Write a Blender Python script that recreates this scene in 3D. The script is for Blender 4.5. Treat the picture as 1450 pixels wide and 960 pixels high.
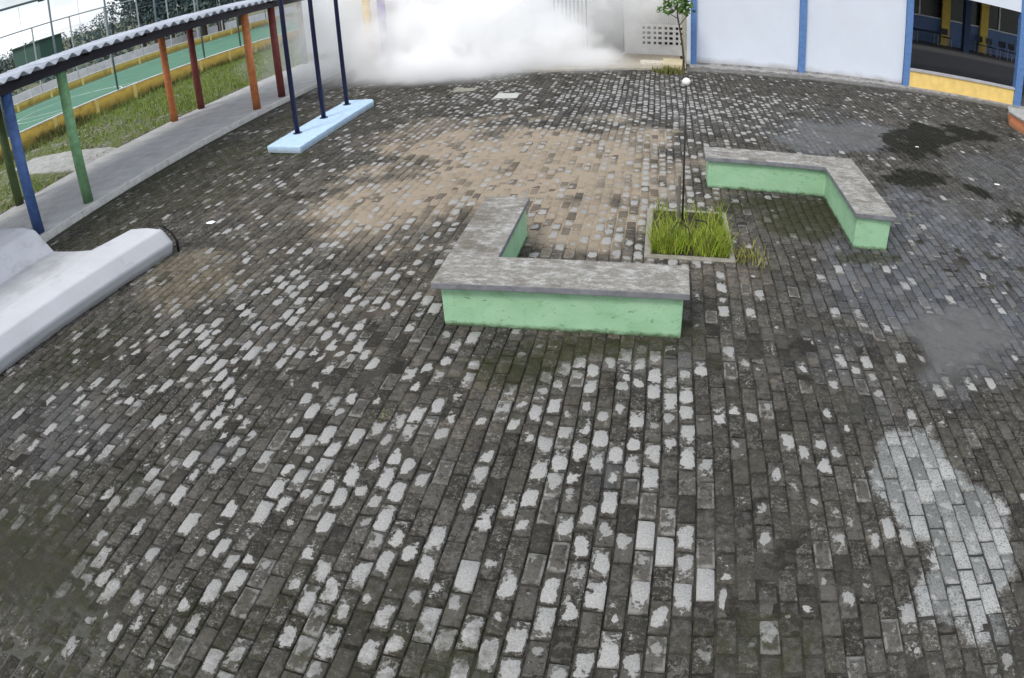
import bpy, math, random
import numpy as np
from mathutils import Vector, Matrix

for _o in list(bpy.data.objects):
    bpy.data.objects.remove(_o, do_unlink=True)
scene = bpy.context.scene
COL = scene.collection
S = 0.115                     # metres per layout unit (one paver is 1 x 2 units)
R = math.radians

# ------------------------------------------------------------------ camera
cam_data = bpy.data.cameras.new('camera')
cam = bpy.data.objects.new('camera', cam_data)
COL.objects.link(cam)
CAM_H = 25.645
PITCH, ROLL, YAW = 1.0273, -0.0603, 0.2319
M = Matrix.Rotation(YAW, 4, 'Z') @ Matrix.Rotation(PITCH, 4, 'X') @ Matrix.Rotation(ROLL, 4, 'Z')
M.translation = Vector((0, 0, CAM_H * S))
cam.matrix_world = M
cam_data.type = 'PANO'        # the photograph comes from a wide angle surveillance lens
cam_data.sensor_width = 36.0
cam_data.panorama_type = 'FISHEYE_EQUISOLID'
cam_data.fisheye_lens = 1002.57 / 1450.0 * 36.0
cam_data.fisheye_fov = 3.0
cam_data.lens = 24.9
cam_data.clip_start = 0.05
cam_data.clip_end = 3000
scene.camera = cam

# ------------------------------------------------------------------ sky, sun, exposure
SUN_EL, SUN_AZ = R(52), R(205)      # azimuth clockwise from +Y
world = bpy.data.worlds.new('World')
scene.world = world
world.use_nodes = True
wt = world.node_tree
wt.nodes.clear()
w_out = wt.nodes.new('ShaderNodeOutputWorld')
w_bg = wt.nodes.new('ShaderNodeBackground')
w_sky = wt.nodes.new('ShaderNodeTexSky')
w_sky.sky_type = 'NISHITA'
w_sky.sun_disc = False
w_sky.sun_elevation = SUN_EL
w_sky.sun_rotation = SUN_AZ
w_sky.air_density = 1.0
w_sky.dust_density = 2.0
w_tc = wt.nodes.new('ShaderNodeTexCoord')
w_map = wt.nodes.new('ShaderNodeMapping')
w_map.inputs['Scale'].default_value = (1.0, 1.0, 2.6)
w_no = wt.nodes.new('ShaderNodeTexNoise')
w_no.inputs['Scale'].default_value = 2.2
w_no.inputs['Detail'].default_value = 6
w_ramp = wt.nodes.new('ShaderNodeMapRange')
w_ramp.inputs['From Min'].default_value = 0.32
w_ramp.inputs['From Max'].default_value = 0.60
w_mix = wt.nodes.new('ShaderNodeMix')
w_mix.data_type = 'RGBA'
w_mix.inputs['B'].default_value = (12.5, 13.1, 13.9, 1)
wt.links.new(w_tc.outputs['Generated'], w_map.inputs['Vector'])
wt.links.new(w_map.outputs['Vector'], w_no.inputs['Vector'])
wt.links.new(w_no.outputs['Fac'], w_ramp.inputs['Value'])
wt.links.new(w_ramp.outputs['Result'], w_mix.inputs['Factor'])
wt.links.new(w_sky.outputs['Color'], w_mix.inputs['A'])
wt.links.new(w_mix.outputs['Result'], w_bg.inputs['Color'])
w_bg.inputs['Strength'].default_value = 0.10
wt.links.new(w_bg.outputs['Background'], w_out.inputs['Surface'])

sun_data = bpy.data.lights.new('sun', 'SUN')
sun_data.energy = 1.5
sun_data.angle = R(14)
sun_data.color = (1.0, 0.96, 0.90)
sun = bpy.data.objects.new('sun', sun_data)
COL.objects.link(sun)
sd = Vector((math.sin(SUN_AZ) * math.cos(SUN_EL), math.cos(SUN_AZ) * math.cos(SUN_EL), math.sin(SUN_EL)))
sun.rotation_euler = sd.to_track_quat('Z', 'Y').to_euler()

scene.view_settings.view_transform = 'Standard'
scene.view_settings.look = 'None'
scene.view_settings.exposure = 0.27
scene.view_settings.gamma = 1.0
scene.cycles.volume_bounces = 24
scene.cycles.max_bounces = 24
scene.cycles.diffuse_bounces = 4
scene.cycles.transparent_max_bounces = 12

rng = np.random.default_rng(7)
random.seed(7)
PALE_SPOTS = [(-15.4,24.8,0.8),(-13.3,18.9,0.9),(-13.3,23.0,0.5),(-12.4,23.2,1),(-12.4,25.4,0.6),(-12.3,27.4,0.6),(-11.5,27.0,0.7),(-14.4,26.1,0.5),(-8.7,27.4,0.8),(-8.5,28.9,0.7),(-8.5,25.2,0.6),(-7.7,24.9,0.5),(-7.4,23.9,0.8),(-6.5,24.9,0.7),(-5.5,26.0,0.9),(-5.5,24.0,0.5),(-4.6,27.0,0.7),(-4.5,29.1,1),(-4.6,28.1,0.6),(-5.5,28.6,0.8),(-3.6,26.6,0.5),(-1.5,26.5,1),(-1.7,27.7,0.6),(-0.6,28.6,0.8),(0.4,28.3,0.9),(-2.6,29.2,0.5),(-1.7,29.8,0.6),(-2.6,25.5,0.7),(-2.5,24.6,0.6),(-1.6,24.6,0.6),(0.4,24.1,1.1),(1.4,23.1,1.1),(-3.6,23.9,0.8),(-1.6,22.7,0.8),(-1.6,21.8,0.8),(-2.6,22.9,0.5),(-2.5,21.6,0.6),(-0.6,23.7,0.5),(0.4,22.6,0.5),(-9.4,22.9,0.9),(-9.5,22.1,0.9),(-10.4,21.8,0.8),(-10.4,21.0,0.5),(-11.4,22.1,0.7),(-11.5,23.0,0.6),(-12.4,21.2,0.6),(-9.6,21.1,0.9),(-9.5,20.2,0.8),(-11.4,20.0,0.8),(-7.6,20.7,1.1),(-7.3,19.6,0.8),(-5.5,20.8,0.9),(-6.5,21.5,0.5),(-6.4,20.6,0.5),(-8.5,19.8,0.6),(-9.6,19.1,0.6),(-9.6,18.4,0.6),(-7.4,18.8,0.6),(-12.4,18.9,0.7),(-10.5,17.9,0.6),(-11.5,18.3,0.5),(-1.6,20.4,1),(0.3,20.2,1),(0.1,19.4,0.9),(-3.5,18.8,0.9),(-3.5,17.6,0.8),(-2.6,19.7,0.7),(-2.4,20.7,0.5),(-3.7,20.9,0.6),(-3.6,20.0,0.6),(-4.5,17.7,0.9),(-4.4,16.7,0.9),(-8.6,17.8,0.9),(-8.6,16.9,1),(-9.5,17.0,0.8),(-9.5,16.1,0.6),(-6.5,17.9,0.8),(-7.4,16.6,0.8),(-10.4,15.7,0.8),(-10.6,14.7,0.9),(-9.5,14.5,0.8),(-5.6,16.7,0.8),(-5.5,15.7,1),(-4.6,15.8,0.9),(-4.5,15.3,0.8),(-1.7,16.7,0.8),(-1.6,16.1,0.8),(-0.7,17.4,0.7),(-0.5,16.6,1),(0.3,16.4,0.8),(1.4,18.4,0.5),(1.4,19.5,0.5),(1.4,16.4,0.5),(-0.7,15.8,0.7),(-2.4,15.4,0.5),(-6.6,14.8,0.4),(-13.5,21.2,0.5),(-5.6,18.7,0.4),(-0.8,18.5,0.4),(-12.5,17.3,0.6),(-10.6,16.8,0.4),(-39.2,20.2,0.6),(-36.3,16.8,0.7),(-35.4,16.6,0.6),(-37.1,18.3,0.5),(-34.7,21.0,0.6),(-34.7,19.5,0.5),(-36.6,22.6,0.6),(-34.8,22.9,0.5),(-33.6,23.6,0.5),(-30.7,21.3,0.7),(-29.8,20.6,0.8),(-28.9,20.5,1),(-29.0,22.7,0.7),(-27.8,22.1,0.9),(-27.2,21.4,0.6),(-27.0,20.6,0.6),(-25.9,22.0,1),(-26.8,24.8,1),(-25.9,24.4,0.6),(-25.0,25.0,0.8),(-24.0,25.3,0.5),(-20.1,22.0,1),(-19.3,21.3,0.8),(-22.0,21.9,0.8),(-24.0,19.7,1),(-27.1,18.9,0.5),(-20.2,26.2,0.7),(-19.3,25.0,1),(-19.4,24.2,0.8),(-18.1,25.9,0.6),(-17.1,24.7,0.7),(-18.2,23.4,0.6),(-17.4,23.2,0.6),(-17.3,22.2,0.4),(-16.3,22.4,0.6),(-15.4,22.4,0.7),(-20.3,19.4,0.8),(-20.2,20.4,0.5),(-19.2,20.0,0.4),(-19.1,19.2,0.6),(-19.3,18.5,0.6),(-22.1,18.1,0.5),(-24.9,17.3,0.7),(-26.1,16.4,0.5),(-24.9,16.2,0.4),(-28.9,17.0,0.7),(-27.8,16.0,1),(-27.0,15.5,0.9),(-28.9,15.0,0.9),(-27.9,14.3,1),(-26.9,14.6,0.8),(-29.9,13.9,0.8),(-28.9,12.9,0.8),(-29.0,14.5,0.7),(-26.0,15.5,0.4),(-25.1,14.2,0.9),(-24.0,14.4,0.6),(-25.1,13.4,0.6),(-24.2,13.5,0.6),(-27.0,13.7,0.4),(-25.3,12.3,0.5),(-22.2,13.2,0.6),(-22.2,15.1,0.5),(-21.2,15.4,0.5),(-20.2,16.2,0.8),(-20.1,15.5,0.7),(-19.3,15.2,0.9),(-20.3,14.1,0.5),(-20.3,13.4,0.6),(-17.4,19.0,0.5),(-15.3,20.4,0.7),(-15.6,18.2,0.6),(-14.4,19.0,0.8),(-14.3,17.6,0.8),(-14.3,17.0,0.9),(-13.4,16.3,0.6),(-14.6,15.9,0.8),(-14.5,15.0,0.8),(-13.5,15.0,0.7),(-12.6,15.2,0.9),(-12.5,13.8,0.6),(-12.6,13.3,0.6),(-17.3,13.1,0.8),(-17.4,12.4,0.5),(-16.3,13.3,0.7),(-16.3,14.0,0.4),(-23.3,11.0,0.4),(-20.2,11.4,0.4),(-22.4,10.3,0.4),(-21.2,17.4,0.4),(-26.9,9.1,0.4),(-27.0,8.0,0.3),(-27.9,7.9,0.3),(-35.1,41.6,0.9),(-35.3,40.1,0.9),(-34.6,38.9,1),(-33.4,37.7,1),(-32.1,36.6,0.8),(-37.2,40.1,0.7),(-36.2,38.9,0.9),(-36.2,37.0,0.9),(-35.3,36.2,0.9),(-32.6,34.8,1.1),(-30.6,35.0,1),(-29.7,34.1,1),(-28.6,36.7,1.1),(-31.5,37.6,0.8),(-26.0,36.8,0.8),(-25.9,38.3,0.8),(-33.5,43.6,0.8),(-31.0,42.2,0.6),(-33.5,44.4,0.5),(-30.2,44.7,0.8),(-28.8,43.2,0.9),(-30.1,41.5,0.7),(-29.6,40.2,0.8),(-29.0,40.8,0.7),(-31.2,41.7,0.7),(-28.3,44.2,0.7),(-27.7,43.5,0.6),(-30.5,46.6,0.9),(-27.5,48.0,1),(-27.9,46.8,0.6),(-23.7,45.7,0.8),(-22.9,41.3,0.7),(-22.1,41.9,0.9),(-23.8,39.4,0.8),(-22.9,36.5,0.9),(-22.0,37.3,0.7),(-21.0,36.5,0.7),(-19.1,36.7,0.8),(-20.1,38.2,0.6),(-20.2,45.8,0.7),(-18.1,42.3,0.7),(-17.2,37.0,0.6),(-16.1,37.4,0.6),(-15.0,36.7,0.7),(-21.1,34.5,0.6),(-21.1,32.4,0.9),(-20.8,30.6,1),(-20.2,30.5,0.9),(-19.2,31.5,0.7),(-18.1,31.3,0.6),(-20.2,29.4,0.7),(-19.2,29.1,1),(-19.3,28.3,0.9),(-17.2,29.0,1),(-17.3,28.4,0.9),(-16.3,28.3,0.6),(-15.3,30.5,0.7),(-14.4,31.2,0.7),(-14.3,29.3,0.6),(-13.3,28.8,0.9),(-14.3,28.0,0.6),(-12.3,27.2,0.8),(-12.4,25.2,0.9),(-14.5,26.0,0.6),(-15.5,25.2,0.9),(-15.4,24.2,0.9),(-17.1,24.9,0.8),(-18.2,27.5,0.5),(-20.1,27.8,0.8),(-20.2,26.2,0.7),(-19.2,24.9,1),(-19.4,24.2,0.9),(-18.3,25.8,0.8),(-17.5,23.2,0.6),(-18.2,23.5,0.7),(-20.1,22.5,0.9),(-22.0,22.0,0.7),(-25.8,28.1,0.5),(-25.0,28.5,0.6),(-25.1,30.4,0.4),(-23.1,28.3,0.6),(-24.1,27.3,0.7),(-27.8,30.4,0.8),(-27.8,29.5,0.6),(-27.8,32.4,0.7),(-29.0,33.1,0.7),(-29.1,32.2,0.7),(-27.0,31.6,0.7),(-30.3,32.6,0.5),(-27.4,28.6,0.7),(-27.8,28.5,0.6),(-26.8,24.9,1),(-25.1,25.1,0.7),(-25.0,26.3,0.6),(-24.0,25.5,0.7),(-31.7,27.8,1),(-30.9,28.6,0.5),(-28.9,26.3,0.7),(-29.7,26.7,0.5),(-33.4,31.8,0.6),(-32.7,32.5,0.6),(-31.6,32.3,0.5),(-35.5,30.5,0.7),(-35.0,29.4,0.6),(-38.2,31.0,0.8),(-37.3,29.9,0.5),(-36.4,28.6,0.6),(-40.8,31.9,0.8),(-40.4,30.9,0.5),(-41.4,29.7,0.5),(-38.2,27.4,0.6),(-33.6,23.8,0.9),(-35.6,24.6,0.7),(-36.8,25.5,0.6),(-32.6,25.3,0.5),(-27.7,22.2,1),(-28.7,22.8,0.9),(-25.9,22.0,1),(-29.0,20.7,1),(-29.8,20.5,0.7),(-30.6,21.3,0.6),(-28.0,23.5,0.5),(-46.2,35.7,0.7),(-35.7,23.5,0.5),(-17.3,46.8,1),(-17.0,44.6,1),(-21.8,49.7,0.8),(-23.0,50.7,0.8),(-23.8,49.9,0.8),(-20.2,45.8,0.7),(-19.2,44.8,0.6),(-18.1,42.4,0.6),(-22.0,44.1,0.6),(-22.0,42.0,0.6),(-12.2,41.5,0.9),(-15.1,40.7,0.6),(-11.4,38.9,0.8),(-11.3,36.5,0.9),(-14.2,35.1,0.7),(-14.3,38.0,0.5),(-13.3,32.7,1),(-12.3,33.6,0.9),(-11.5,34.1,0.6),(-11.3,32.9,0.6),(-9.5,32.4,0.6),(-15.2,36.7,0.8),(-19.0,36.7,0.9),(-20.1,38.3,0.7),(-17.3,37.0,0.7),(-16.1,37.3,0.6),(-13.3,36.3,0.6),(-12.3,31.1,0.6),(-14.4,31.1,0.7),(-15.4,30.6,0.7),(-13.5,29.0,0.8),(-14.3,29.0,0.6),(-6.6,33.7,0.8),(-6.5,32.8,0.9),(-5.4,33.9,0.7),(-5.4,34.9,0.6),(-4.6,39.9,0.9),(-8.4,39.2,0.5),(-7.6,40.0,0.4),(-6.4,37.6,0.8),(-5.6,38.4,0.8),(-5.4,36.2,0.7),(-4.5,37.9,0.7),(-4.5,36.9,0.6),(-3.5,37.0,0.8),(-3.5,36.2,0.7),(-1.5,36.6,0.8),(-1.7,37.9,0.6),(-2.6,38.9,0.7),(-1.6,39.9,0.9),(-3.7,35.1,0.6),(-6.5,36.0,0.7),(-8.5,35.7,0.6),(-7.5,35.2,0.4),(-4.4,33.0,0.5),(-4.5,31.5,0.9),(-3.7,32.0,0.6),(-3.5,30.9,0.9),(-2.6,31.2,1),(-4.5,30.0,0.8),(-3.6,30.0,0.8),(-1.6,30.9,0.8),(-1.7,33.9,0.6),(-2.6,33.8,0.6),(-6.4,42.2,0.6),(-4.5,39.9,0.9),(-1.6,40.0,0.8),(0.4,40.3,0.9),(1.4,41.0,0.7),(0.4,38.1,1),(0.4,36.3,1),(1.4,35.3,1),(2.3,36.4,1),(2.4,34.9,0.9),(2.4,33.8,0.9),(2.4,32.6,0.9),(2.4,31.7,0.9),(2.4,30.3,1),(1.4,33.8,0.7),(1.5,31.9,0.7),(1.5,37.2,0.7),(2.3,38.2,0.7),(-0.6,37.8,0.7),(-1.7,38.0,0.7),(-0.6,38.7,0.6),(-2.6,38.9,0.7),(-3.6,36.9,0.8),(-3.6,36.0,0.7),(-1.5,36.5,0.5),(-2.6,33.8,0.6),(-2.6,31.3,1),(-1.7,30.9,0.9),(-1.7,34.0,0.6),(-0.6,33.0,0.9),(-0.7,30.9,0.8),(0.4,32.7,0.5),(0.5,30.8,0.5),(-3.6,31.0,0.9),(-3.5,31.9,0.7),(-4.6,31.6,0.8),(-4.5,29.5,1),(-3.6,29.9,0.8),(-2.6,29.4,0.8),(-1.6,30.0,0.8),(-5.5,28.4,0.9),(-4.6,28.1,0.6),(-6.4,33.5,0.8),(-6.4,32.9,0.8),(-4.6,27.0,0.8),(-5.6,25.9,0.9),(-5.5,26.7,0.7),(0.4,28.2,1),(3.5,39.7,0.5),(7.3,41.3,0.7),(6.4,40.9,0.5),(5.3,35.0,0.6),(6.4,34.1,0.6),(5.4,31.7,0.5),(5.3,27.7,0.4),(7.5,35.9,0.5),(18.3,42.1,0.8),(14.3,39.8,0.6),(15.4,38.6,0.6),(15.3,37.1,0.6),(20.4,38.3,0.9),(12.3,38.8,0.6),(12.5,33.6,0.5),(10.3,31.8,0.6),(11.4,31.7,0.6),(11.4,34.8,0.5),(7.3,29.1,0.5),(8.3,28.0,0.4),(6.4,26.1,0.5),(6.3,24.2,0.5),(9.3,26.7,0.4),(10.2,26.5,0.4),(11.2,25.6,0.5),(13.4,25.0,0.8),(4.5,20.4,0.7),(4.4,19.4,0.6),(2.4,24.7,0.9),(2.4,19.6,1),(3.3,21.2,1.1),(4.4,22.5,0.5),(9.3,21.6,0.4),(11.2,21.2,0.5),(13.3,19.2,0.7),(10.4,19.7,0.6),(8.2,19.3,0.4),(3.3,17.8,0.4),(5.4,17.5,0.3),(18.0,17.0,0.6),(18.0,15.9,0.6),(13.3,16.3,0.5),(-4.4,60.1,1),(-3.4,61.0,1),(-2.4,59.9,0.7),(-1.6,55.2,0.9),(-2.5,56.1,0.7),(-0.4,55.2,0.7),(-3.5,55.3,0.8),(-1.2,63.3,1),(-2.6,66.1,0.7),(-5.3,63.2,0.7),(-3.4,67.4,0.7),(-4.4,67.5,0.7),(-1.6,69.6,0.8),(-0.5,69.5,0.9),(1.5,67.9,1),(1.4,66.2,1),(2.7,68.8,0.9),(4.4,70.5,0.9),(3.5,73.7,1),(3.4,75.6,0.9),(3.5,79.8,0.8),(4.5,82.5,0.8),(4.3,78.7,0.8),(3.4,88.3,0.9),(4.4,88.5,0.8),(4.4,96.7,1),(3.4,96.9,0.9),(2.6,94.5,1),(4.4,101.3,0.9),(3.5,71.9,0.8),(4.5,74.7,0.7),(-1.4,84.6,0.9),(0.5,84.5,0.7),(0.4,87.8,0.6),(-3.5,84.2,0.8),(-4.4,88.9,0.7),(-0.4,83.0,0.6),(-2.3,91.6,0.7),(-5.2,75.2,0.7),(0.7,75.4,0.7),(-4.3,79.2,0.5),(1.5,87.6,0.5),(-5.5,68.6,0.6),(5.3,53.8,0.8),(5.3,52.1,0.9),(8.4,60.4,0.7),(-2.5,70.2,0.5),(-1.9,100.5,0.7),(-4.3,100.2,0.8),(-7.8,100.7,0.7),(-5.1,97.7,0.7)]
MASKS = {'pale':[(-30.5066,48.4698,0.0536,0.0415,0.0623,-0.0364,0.5),(-30.9714,34.8195,0.0678,0.069,0.0962,-0.0683,0.3),(-8.6011,30.452,0.1001,0.0225,0.0183,-0.1282,0.22),(-1.5658,21.754,0.13,0.0149,0.0155,-0.1312,0.24),(-1.0252,81.4494,0.1961,0.0036,0.005,-0.0319,0.75),(-0.6863,120.6786,0.0631,0.0005,0.0091,-0.044,0.65),(-23.8991,56.2087,0.0881,0.0322,0.0047,-0.1032,0.55),(-7.5463,62.4867,0.1335,0.0154,0.0165,-0.1579,0.55),(-12.866,20.7575,0.1314,0.0478,0.0375,-0.1704,0.22),(-37.1862,23.2645,0.126,0.1154,0.0538,-0.2106,0.3),(17.0837,42.4775,0.145,-0.0376,0.0139,-0.1318,0.08),(-20.7747,92.7802,0.0387,0.0081,0.0003,-0.0335,0.4),(-39.832,117.143,0.0762,0.0244,-0.0109,-0.0705,0.2),(16.6279,111.9412,0.0775,-0.0105,0.0191,-0.0564,0.4),(-20.4224,46.6503,0.2044,0.0739,0.0181,-0.2061,0.35),(44.8943,135.7777,0.0429,-0.0134,0.0429,-0.0787,0.2)],'sand':[(-16.6236,81.3279,0.0475,0.009,0.0022,-0.0488,1.25),(-21.5952,67.4238,0.032,0.0092,0.001,-0.0334,0.25),(-28.3932,68.4391,0.1022,0.0445,0.0487,-0.0871,1.2),(-29.5061,94.9059,0.0787,0.0227,-0.005,-0.0856,0.6),(-4.2548,92.1911,0.1315,0.0062,0.0088,-0.0615,0.75),(-43.9879,48.5416,0.1551,0.1497,0.0872,-0.079,0.55),(-13.6709,65.7538,0.3436,0.0652,0.018,-0.249,0.7),(6.5359,52.1225,0.2804,-0.022,0.0496,-0.3525,0.28),(-31.2343,59.4185,0.3126,0.1417,0.0023,-0.2212,0.5)],'silt':[(-33.0057,15.3769,0.1268,0.1145,0.0563,-0.1582,1.0),(-28.773,20.2268,0.2,0.307,0.2696,-0.1647,0.8),(23.5388,43.6491,0.1816,-0.066,0.0177,-0.1663,1.15),(30.0401,107.6993,0.0942,-0.024,0.0439,-0.1093,1.05),(49.8716,96.8075,0.1524,-0.0708,0.0862,-0.2125,0.8),(37.6333,75.8639,0.2166,-0.0919,0.0714,-0.2423,0.8),(-6.7342,15.2273,0.3605,0.0911,0.1527,-0.7554,0.7),(5.4202,16.9968,0.2654,-0.0021,0.0189,-0.59,0.7),(18.299,15.2072,0.3948,-0.0974,-0.0383,-0.3078,0.7),(-8.1384,37.9046,0.4708,0.0878,0.0581,-0.4737,0.5),(-44.8071,47.7651,0.2481,0.2468,0.13,-0.1195,0.4),(-26.3924,40.4137,0.22,0.1943,0.4411,-0.2084,0.5),(22.7825,53.3214,0.2357,-0.0752,0.0496,-0.3018,0.4),(23.0688,28.3183,0.451,-0.1767,-0.0033,-0.2664,0.5)],'moss_shade':[(-8.4485,38.2921,0.28,0.0534,0.0407,-0.3332,0.75),(-16.2714,13.4932,0.0499,0.0238,0.0586,-0.1802,0.42),(6.0687,17.7796,0.2072,-0.0052,0.0101,-0.369,0.55),(-29.0715,11.5972,0.1326,0.109,0.0751,-0.1825,0.5),(-3.0772,41.1493,0.1864,0.0162,0.0903,-0.775,0.8),(16.4233,69.2604,0.1951,-0.0376,0.0361,-0.1634,1.1),(13.7714,72.2855,0.1248,-0.0194,0.0712,-0.3229,0.9),(-53.4407,89.6997,0.1613,0.088,-0.0598,-0.3541,0.8),(-46.1522,34.7432,0.0482,0.0813,0.229,-0.0549,0.5),(7.9496,57.6468,0.5514,-0.053,0.087,-0.5493,0.8),(-32.1651,14.4385,0.0954,0.0848,0.0503,-0.1363,0.55),(-6.7342,15.2273,0.2704,0.0683,0.1069,-0.5288,0.6),(-71.4504,80.3906,0.0271,0.0274,0.0536,-0.0071,0.62),(-31.0169,21.9287,0.1912,0.1495,0.0781,-0.2889,0.4),(20.2272,59.3418,0.2735,-0.0724,0.1526,-0.7985,0.8),(-46.9931,118.4248,0.1211,0.0453,-0.0177,-0.0874,0.4),(-42.5369,130.0757,0.1159,0.036,-0.027,-0.1457,0.5),(-12.6447,56.9435,0.6178,0.1231,0.0362,-0.4229,0.5),(4.2268,40.6308,0.6819,-0.0275,0.0627,-0.564,0.5),(2.8165,43.7459,0.9758,-0.0176,0.0598,-0.5052,0.6),(-43.9879,48.5416,0.1545,0.1133,0.0048,-0.1334,0.5)],'black':[(44.2163,110.3373,0.1548,-0.0571,0.0439,-0.0966,1.1),(58.8138,122.0709,0.116,-0.0561,0.0143,-0.1352,1.0),(57.9554,112.4957,0.1675,-0.0875,-0.0046,-0.2209,0.6),(36.2104,88.4636,0.1579,-0.0643,-0.0067,-0.1908,1.1),(44.0446,85.4725,0.1684,-0.0993,-0.2042,-0.1901,1.0),(46.3421,77.1003,0.3086,-0.2037,-0.1455,-0.2075,0.9),(37.5484,97.0335,0.3391,-0.1183,0.0555,-0.1429,0.6),(41.9118,72.6773,0.2207,-0.1584,-0.4468,-0.2197,0.5),(36.2619,103.987,0.5839,-0.1856,0.0344,-0.0836,0.4),(19.1229,33.2374,2.3549,-0.7356,0.1184,-2.8237,0.7),(14.3938,23.4548,2.3863,-0.5156,-0.0311,-2.5292,0.6)],'blue':[(28.3986,58.6081,0.0714,-0.0393,-0.0255,-0.0376,0.9),(25.5264,72.4991,0.1624,-0.048,0.0399,-0.1538,0.6),(52.8325,94.71,0.0831,-0.0416,0.0206,-0.0518,0.5),(-4.2154,117.0976,0.0844,0.003,0.0074,-0.044,0.35),(19.1191,112.8093,0.0839,-0.013,0.0241,-0.0672,0.25),(-41.8569,25.4925,0.0921,0.0916,0.0427,-0.1871,0.4),(-1.9548,28.8572,0.8616,0.0836,0.066,-0.5691,0.5),(-28.4511,96.8305,0.1336,0.0366,-0.0065,-0.1238,0.35),(0.3699,39.7595,0.3005,0.0086,0.0655,-0.5766,0.5),(30.0401,107.6993,0.0829,-0.0212,0.0355,-0.0883,1.0),(-24.4989,26.2709,0.4603,0.2703,0.1248,-0.578,0.4),(25.1113,44.3263,0.1491,-0.0577,0.0152,-0.139,0.8)],'light':[(16.2977,27.7274,0.3203,0.0205,0.0866,-0.1907,1.4),(18.0984,23.3641,0.3113,-0.0147,0.0494,-0.2055,1.3),(15.8175,31.4026,0.688,-0.1734,0.0278,-0.6955,0.7),(15.2167,20.5923,0.5412,-0.1202,-0.021,-0.4893,0.9),(17.8969,18.634,0.462,-0.1225,-0.0373,-0.4523,0.6),(17.1794,32.8035,0.6571,-0.1819,0.026,-0.5794,0.6)],'lines':[(-27.0418,9.0529,0.1557,0.1203,0.1275,-0.2823,1.0),(-27.2103,65.2302,0.0829,0.0305,0.0007,-0.0973,0.3)]}

# ------------------------------------------------------------------ helpers
class MB:
    """collects shapes (in layout units) and links them as one mesh object"""
    def __init__(self): self.v = []; self.f = []
    def add(self, vs, fs):
        n = len(self.v); self.v += [tuple(p) for p in vs]; self.f += [tuple(i + n for i in f) for f in fs]; return self
    def box(self, x0, x1, y0, y1, z0, z1):
        return self.add([(x0,y0,z0),(x1,y0,z0),(x1,y1,z0),(x0,y1,z0),(x0,y0,z1),(x1,y0,z1),(x1,y1,z1),(x0,y1,z1)],
                        [(0,3,2,1),(4,5,6,7),(0,1,5,4),(1,2,6,5),(2,3,7,6),(3,0,4,7)])
    def poly(self, pts, z0, z1):
        n = len(pts)
        return self.add([(x,y,z0) for x,y in pts] + [(x,y,z1) for x,y in pts],
                        [tuple(range(n))[::-1], tuple(range(n, 2*n))] + [(i,(i+1)%n,n+(i+1)%n,n+i) for i in range(n)])
    def tube(self, pts, rads, n=10, caps=True):
        pts = [Vector(p) for p in pts]; vs = []; fs = []
        for i, p in enumerate(pts):
            d = (pts[min(i+1, len(pts)-1)] - pts[max(i-1, 0)]).normalized()
            a = d.orthogonal().normalized() if abs(d.z) < .95 else Vector((1,0,0)).cross(d).normalized()
            b = d.cross(a)
            for k in range(n):
                t = 2*math.pi*k/n; vs.append(p + (a*math.cos(t) + b*math.sin(t))*rads[i])
        for i in range(len(pts)-1):
            for k in range(n):
                k2 = (k+1) % n; fs.append((i*n+k, i*n+k2, (i+1)*n+k2, (i+1)*n+k))
        if caps: fs += [tuple(range(n))[::-1], tuple(range((len(pts)-1)*n, len(pts)*n))]
        return self.add(vs, fs)
    def build(self, name, mat, parent=None, smooth=False, bevel=0, seg=2, org=None):
        o0 = Vector(parent['org']) if parent is not None and 'org' in parent else Vector((0,0,0))
        me = bpy.data.meshes.new(name)
        me.from_pydata([((x-o0.x)*S, (y-o0.y)*S, (z-o0.z)*S) for x,y,z in self.v], [], self.f)
        me.materials.append(mat); me.update()
        ob = bpy.data.objects.new(name, me); COL.objects.link(ob)
        if parent is not None:
            ob.parent = parent
            if 'org' in parent and parent.type == 'EMPTY': pass
        if smooth:
            for p in me.polygons: p.use_smooth = True
        if bevel:
            m = ob.modifiers.new('bevel', 'BEVEL'); m.width = bevel*S; m.segments = seg; m.limit_method = 'ANGLE'; m.angle_limit = R(40)
        return ob

def tag(o, label=None, cat=None, group=None, kind=None):
    if label: o['label'] = label
    if cat: o['category'] = cat
    if group: o['group'] = group
    if kind: o['kind'] = kind
    return o

def thing(name, loc, label, cat, group=None):
    o = bpy.data.objects.new(name, None); COL.objects.link(o)
    o.empty_display_size = .1
    o.location = Vector(loc)*S; o['org'] = tuple(float(c) for c in loc)
    return tag(o, label, cat, group)

def copy_tree(root, loc, label, rotz=0.0, label_child=None):
    c = root.copy(); COL.objects.link(c); c.location = Vector(loc)*S; c.rotation_euler.z = rotz; c['label'] = label
    for ch in list(root.children):
        d = ch.copy(); COL.objects.link(d); d.parent = c
        for g in ch.children:
            e = g.copy(); COL.objects.link(e); e.parent = d
    return c

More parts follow.
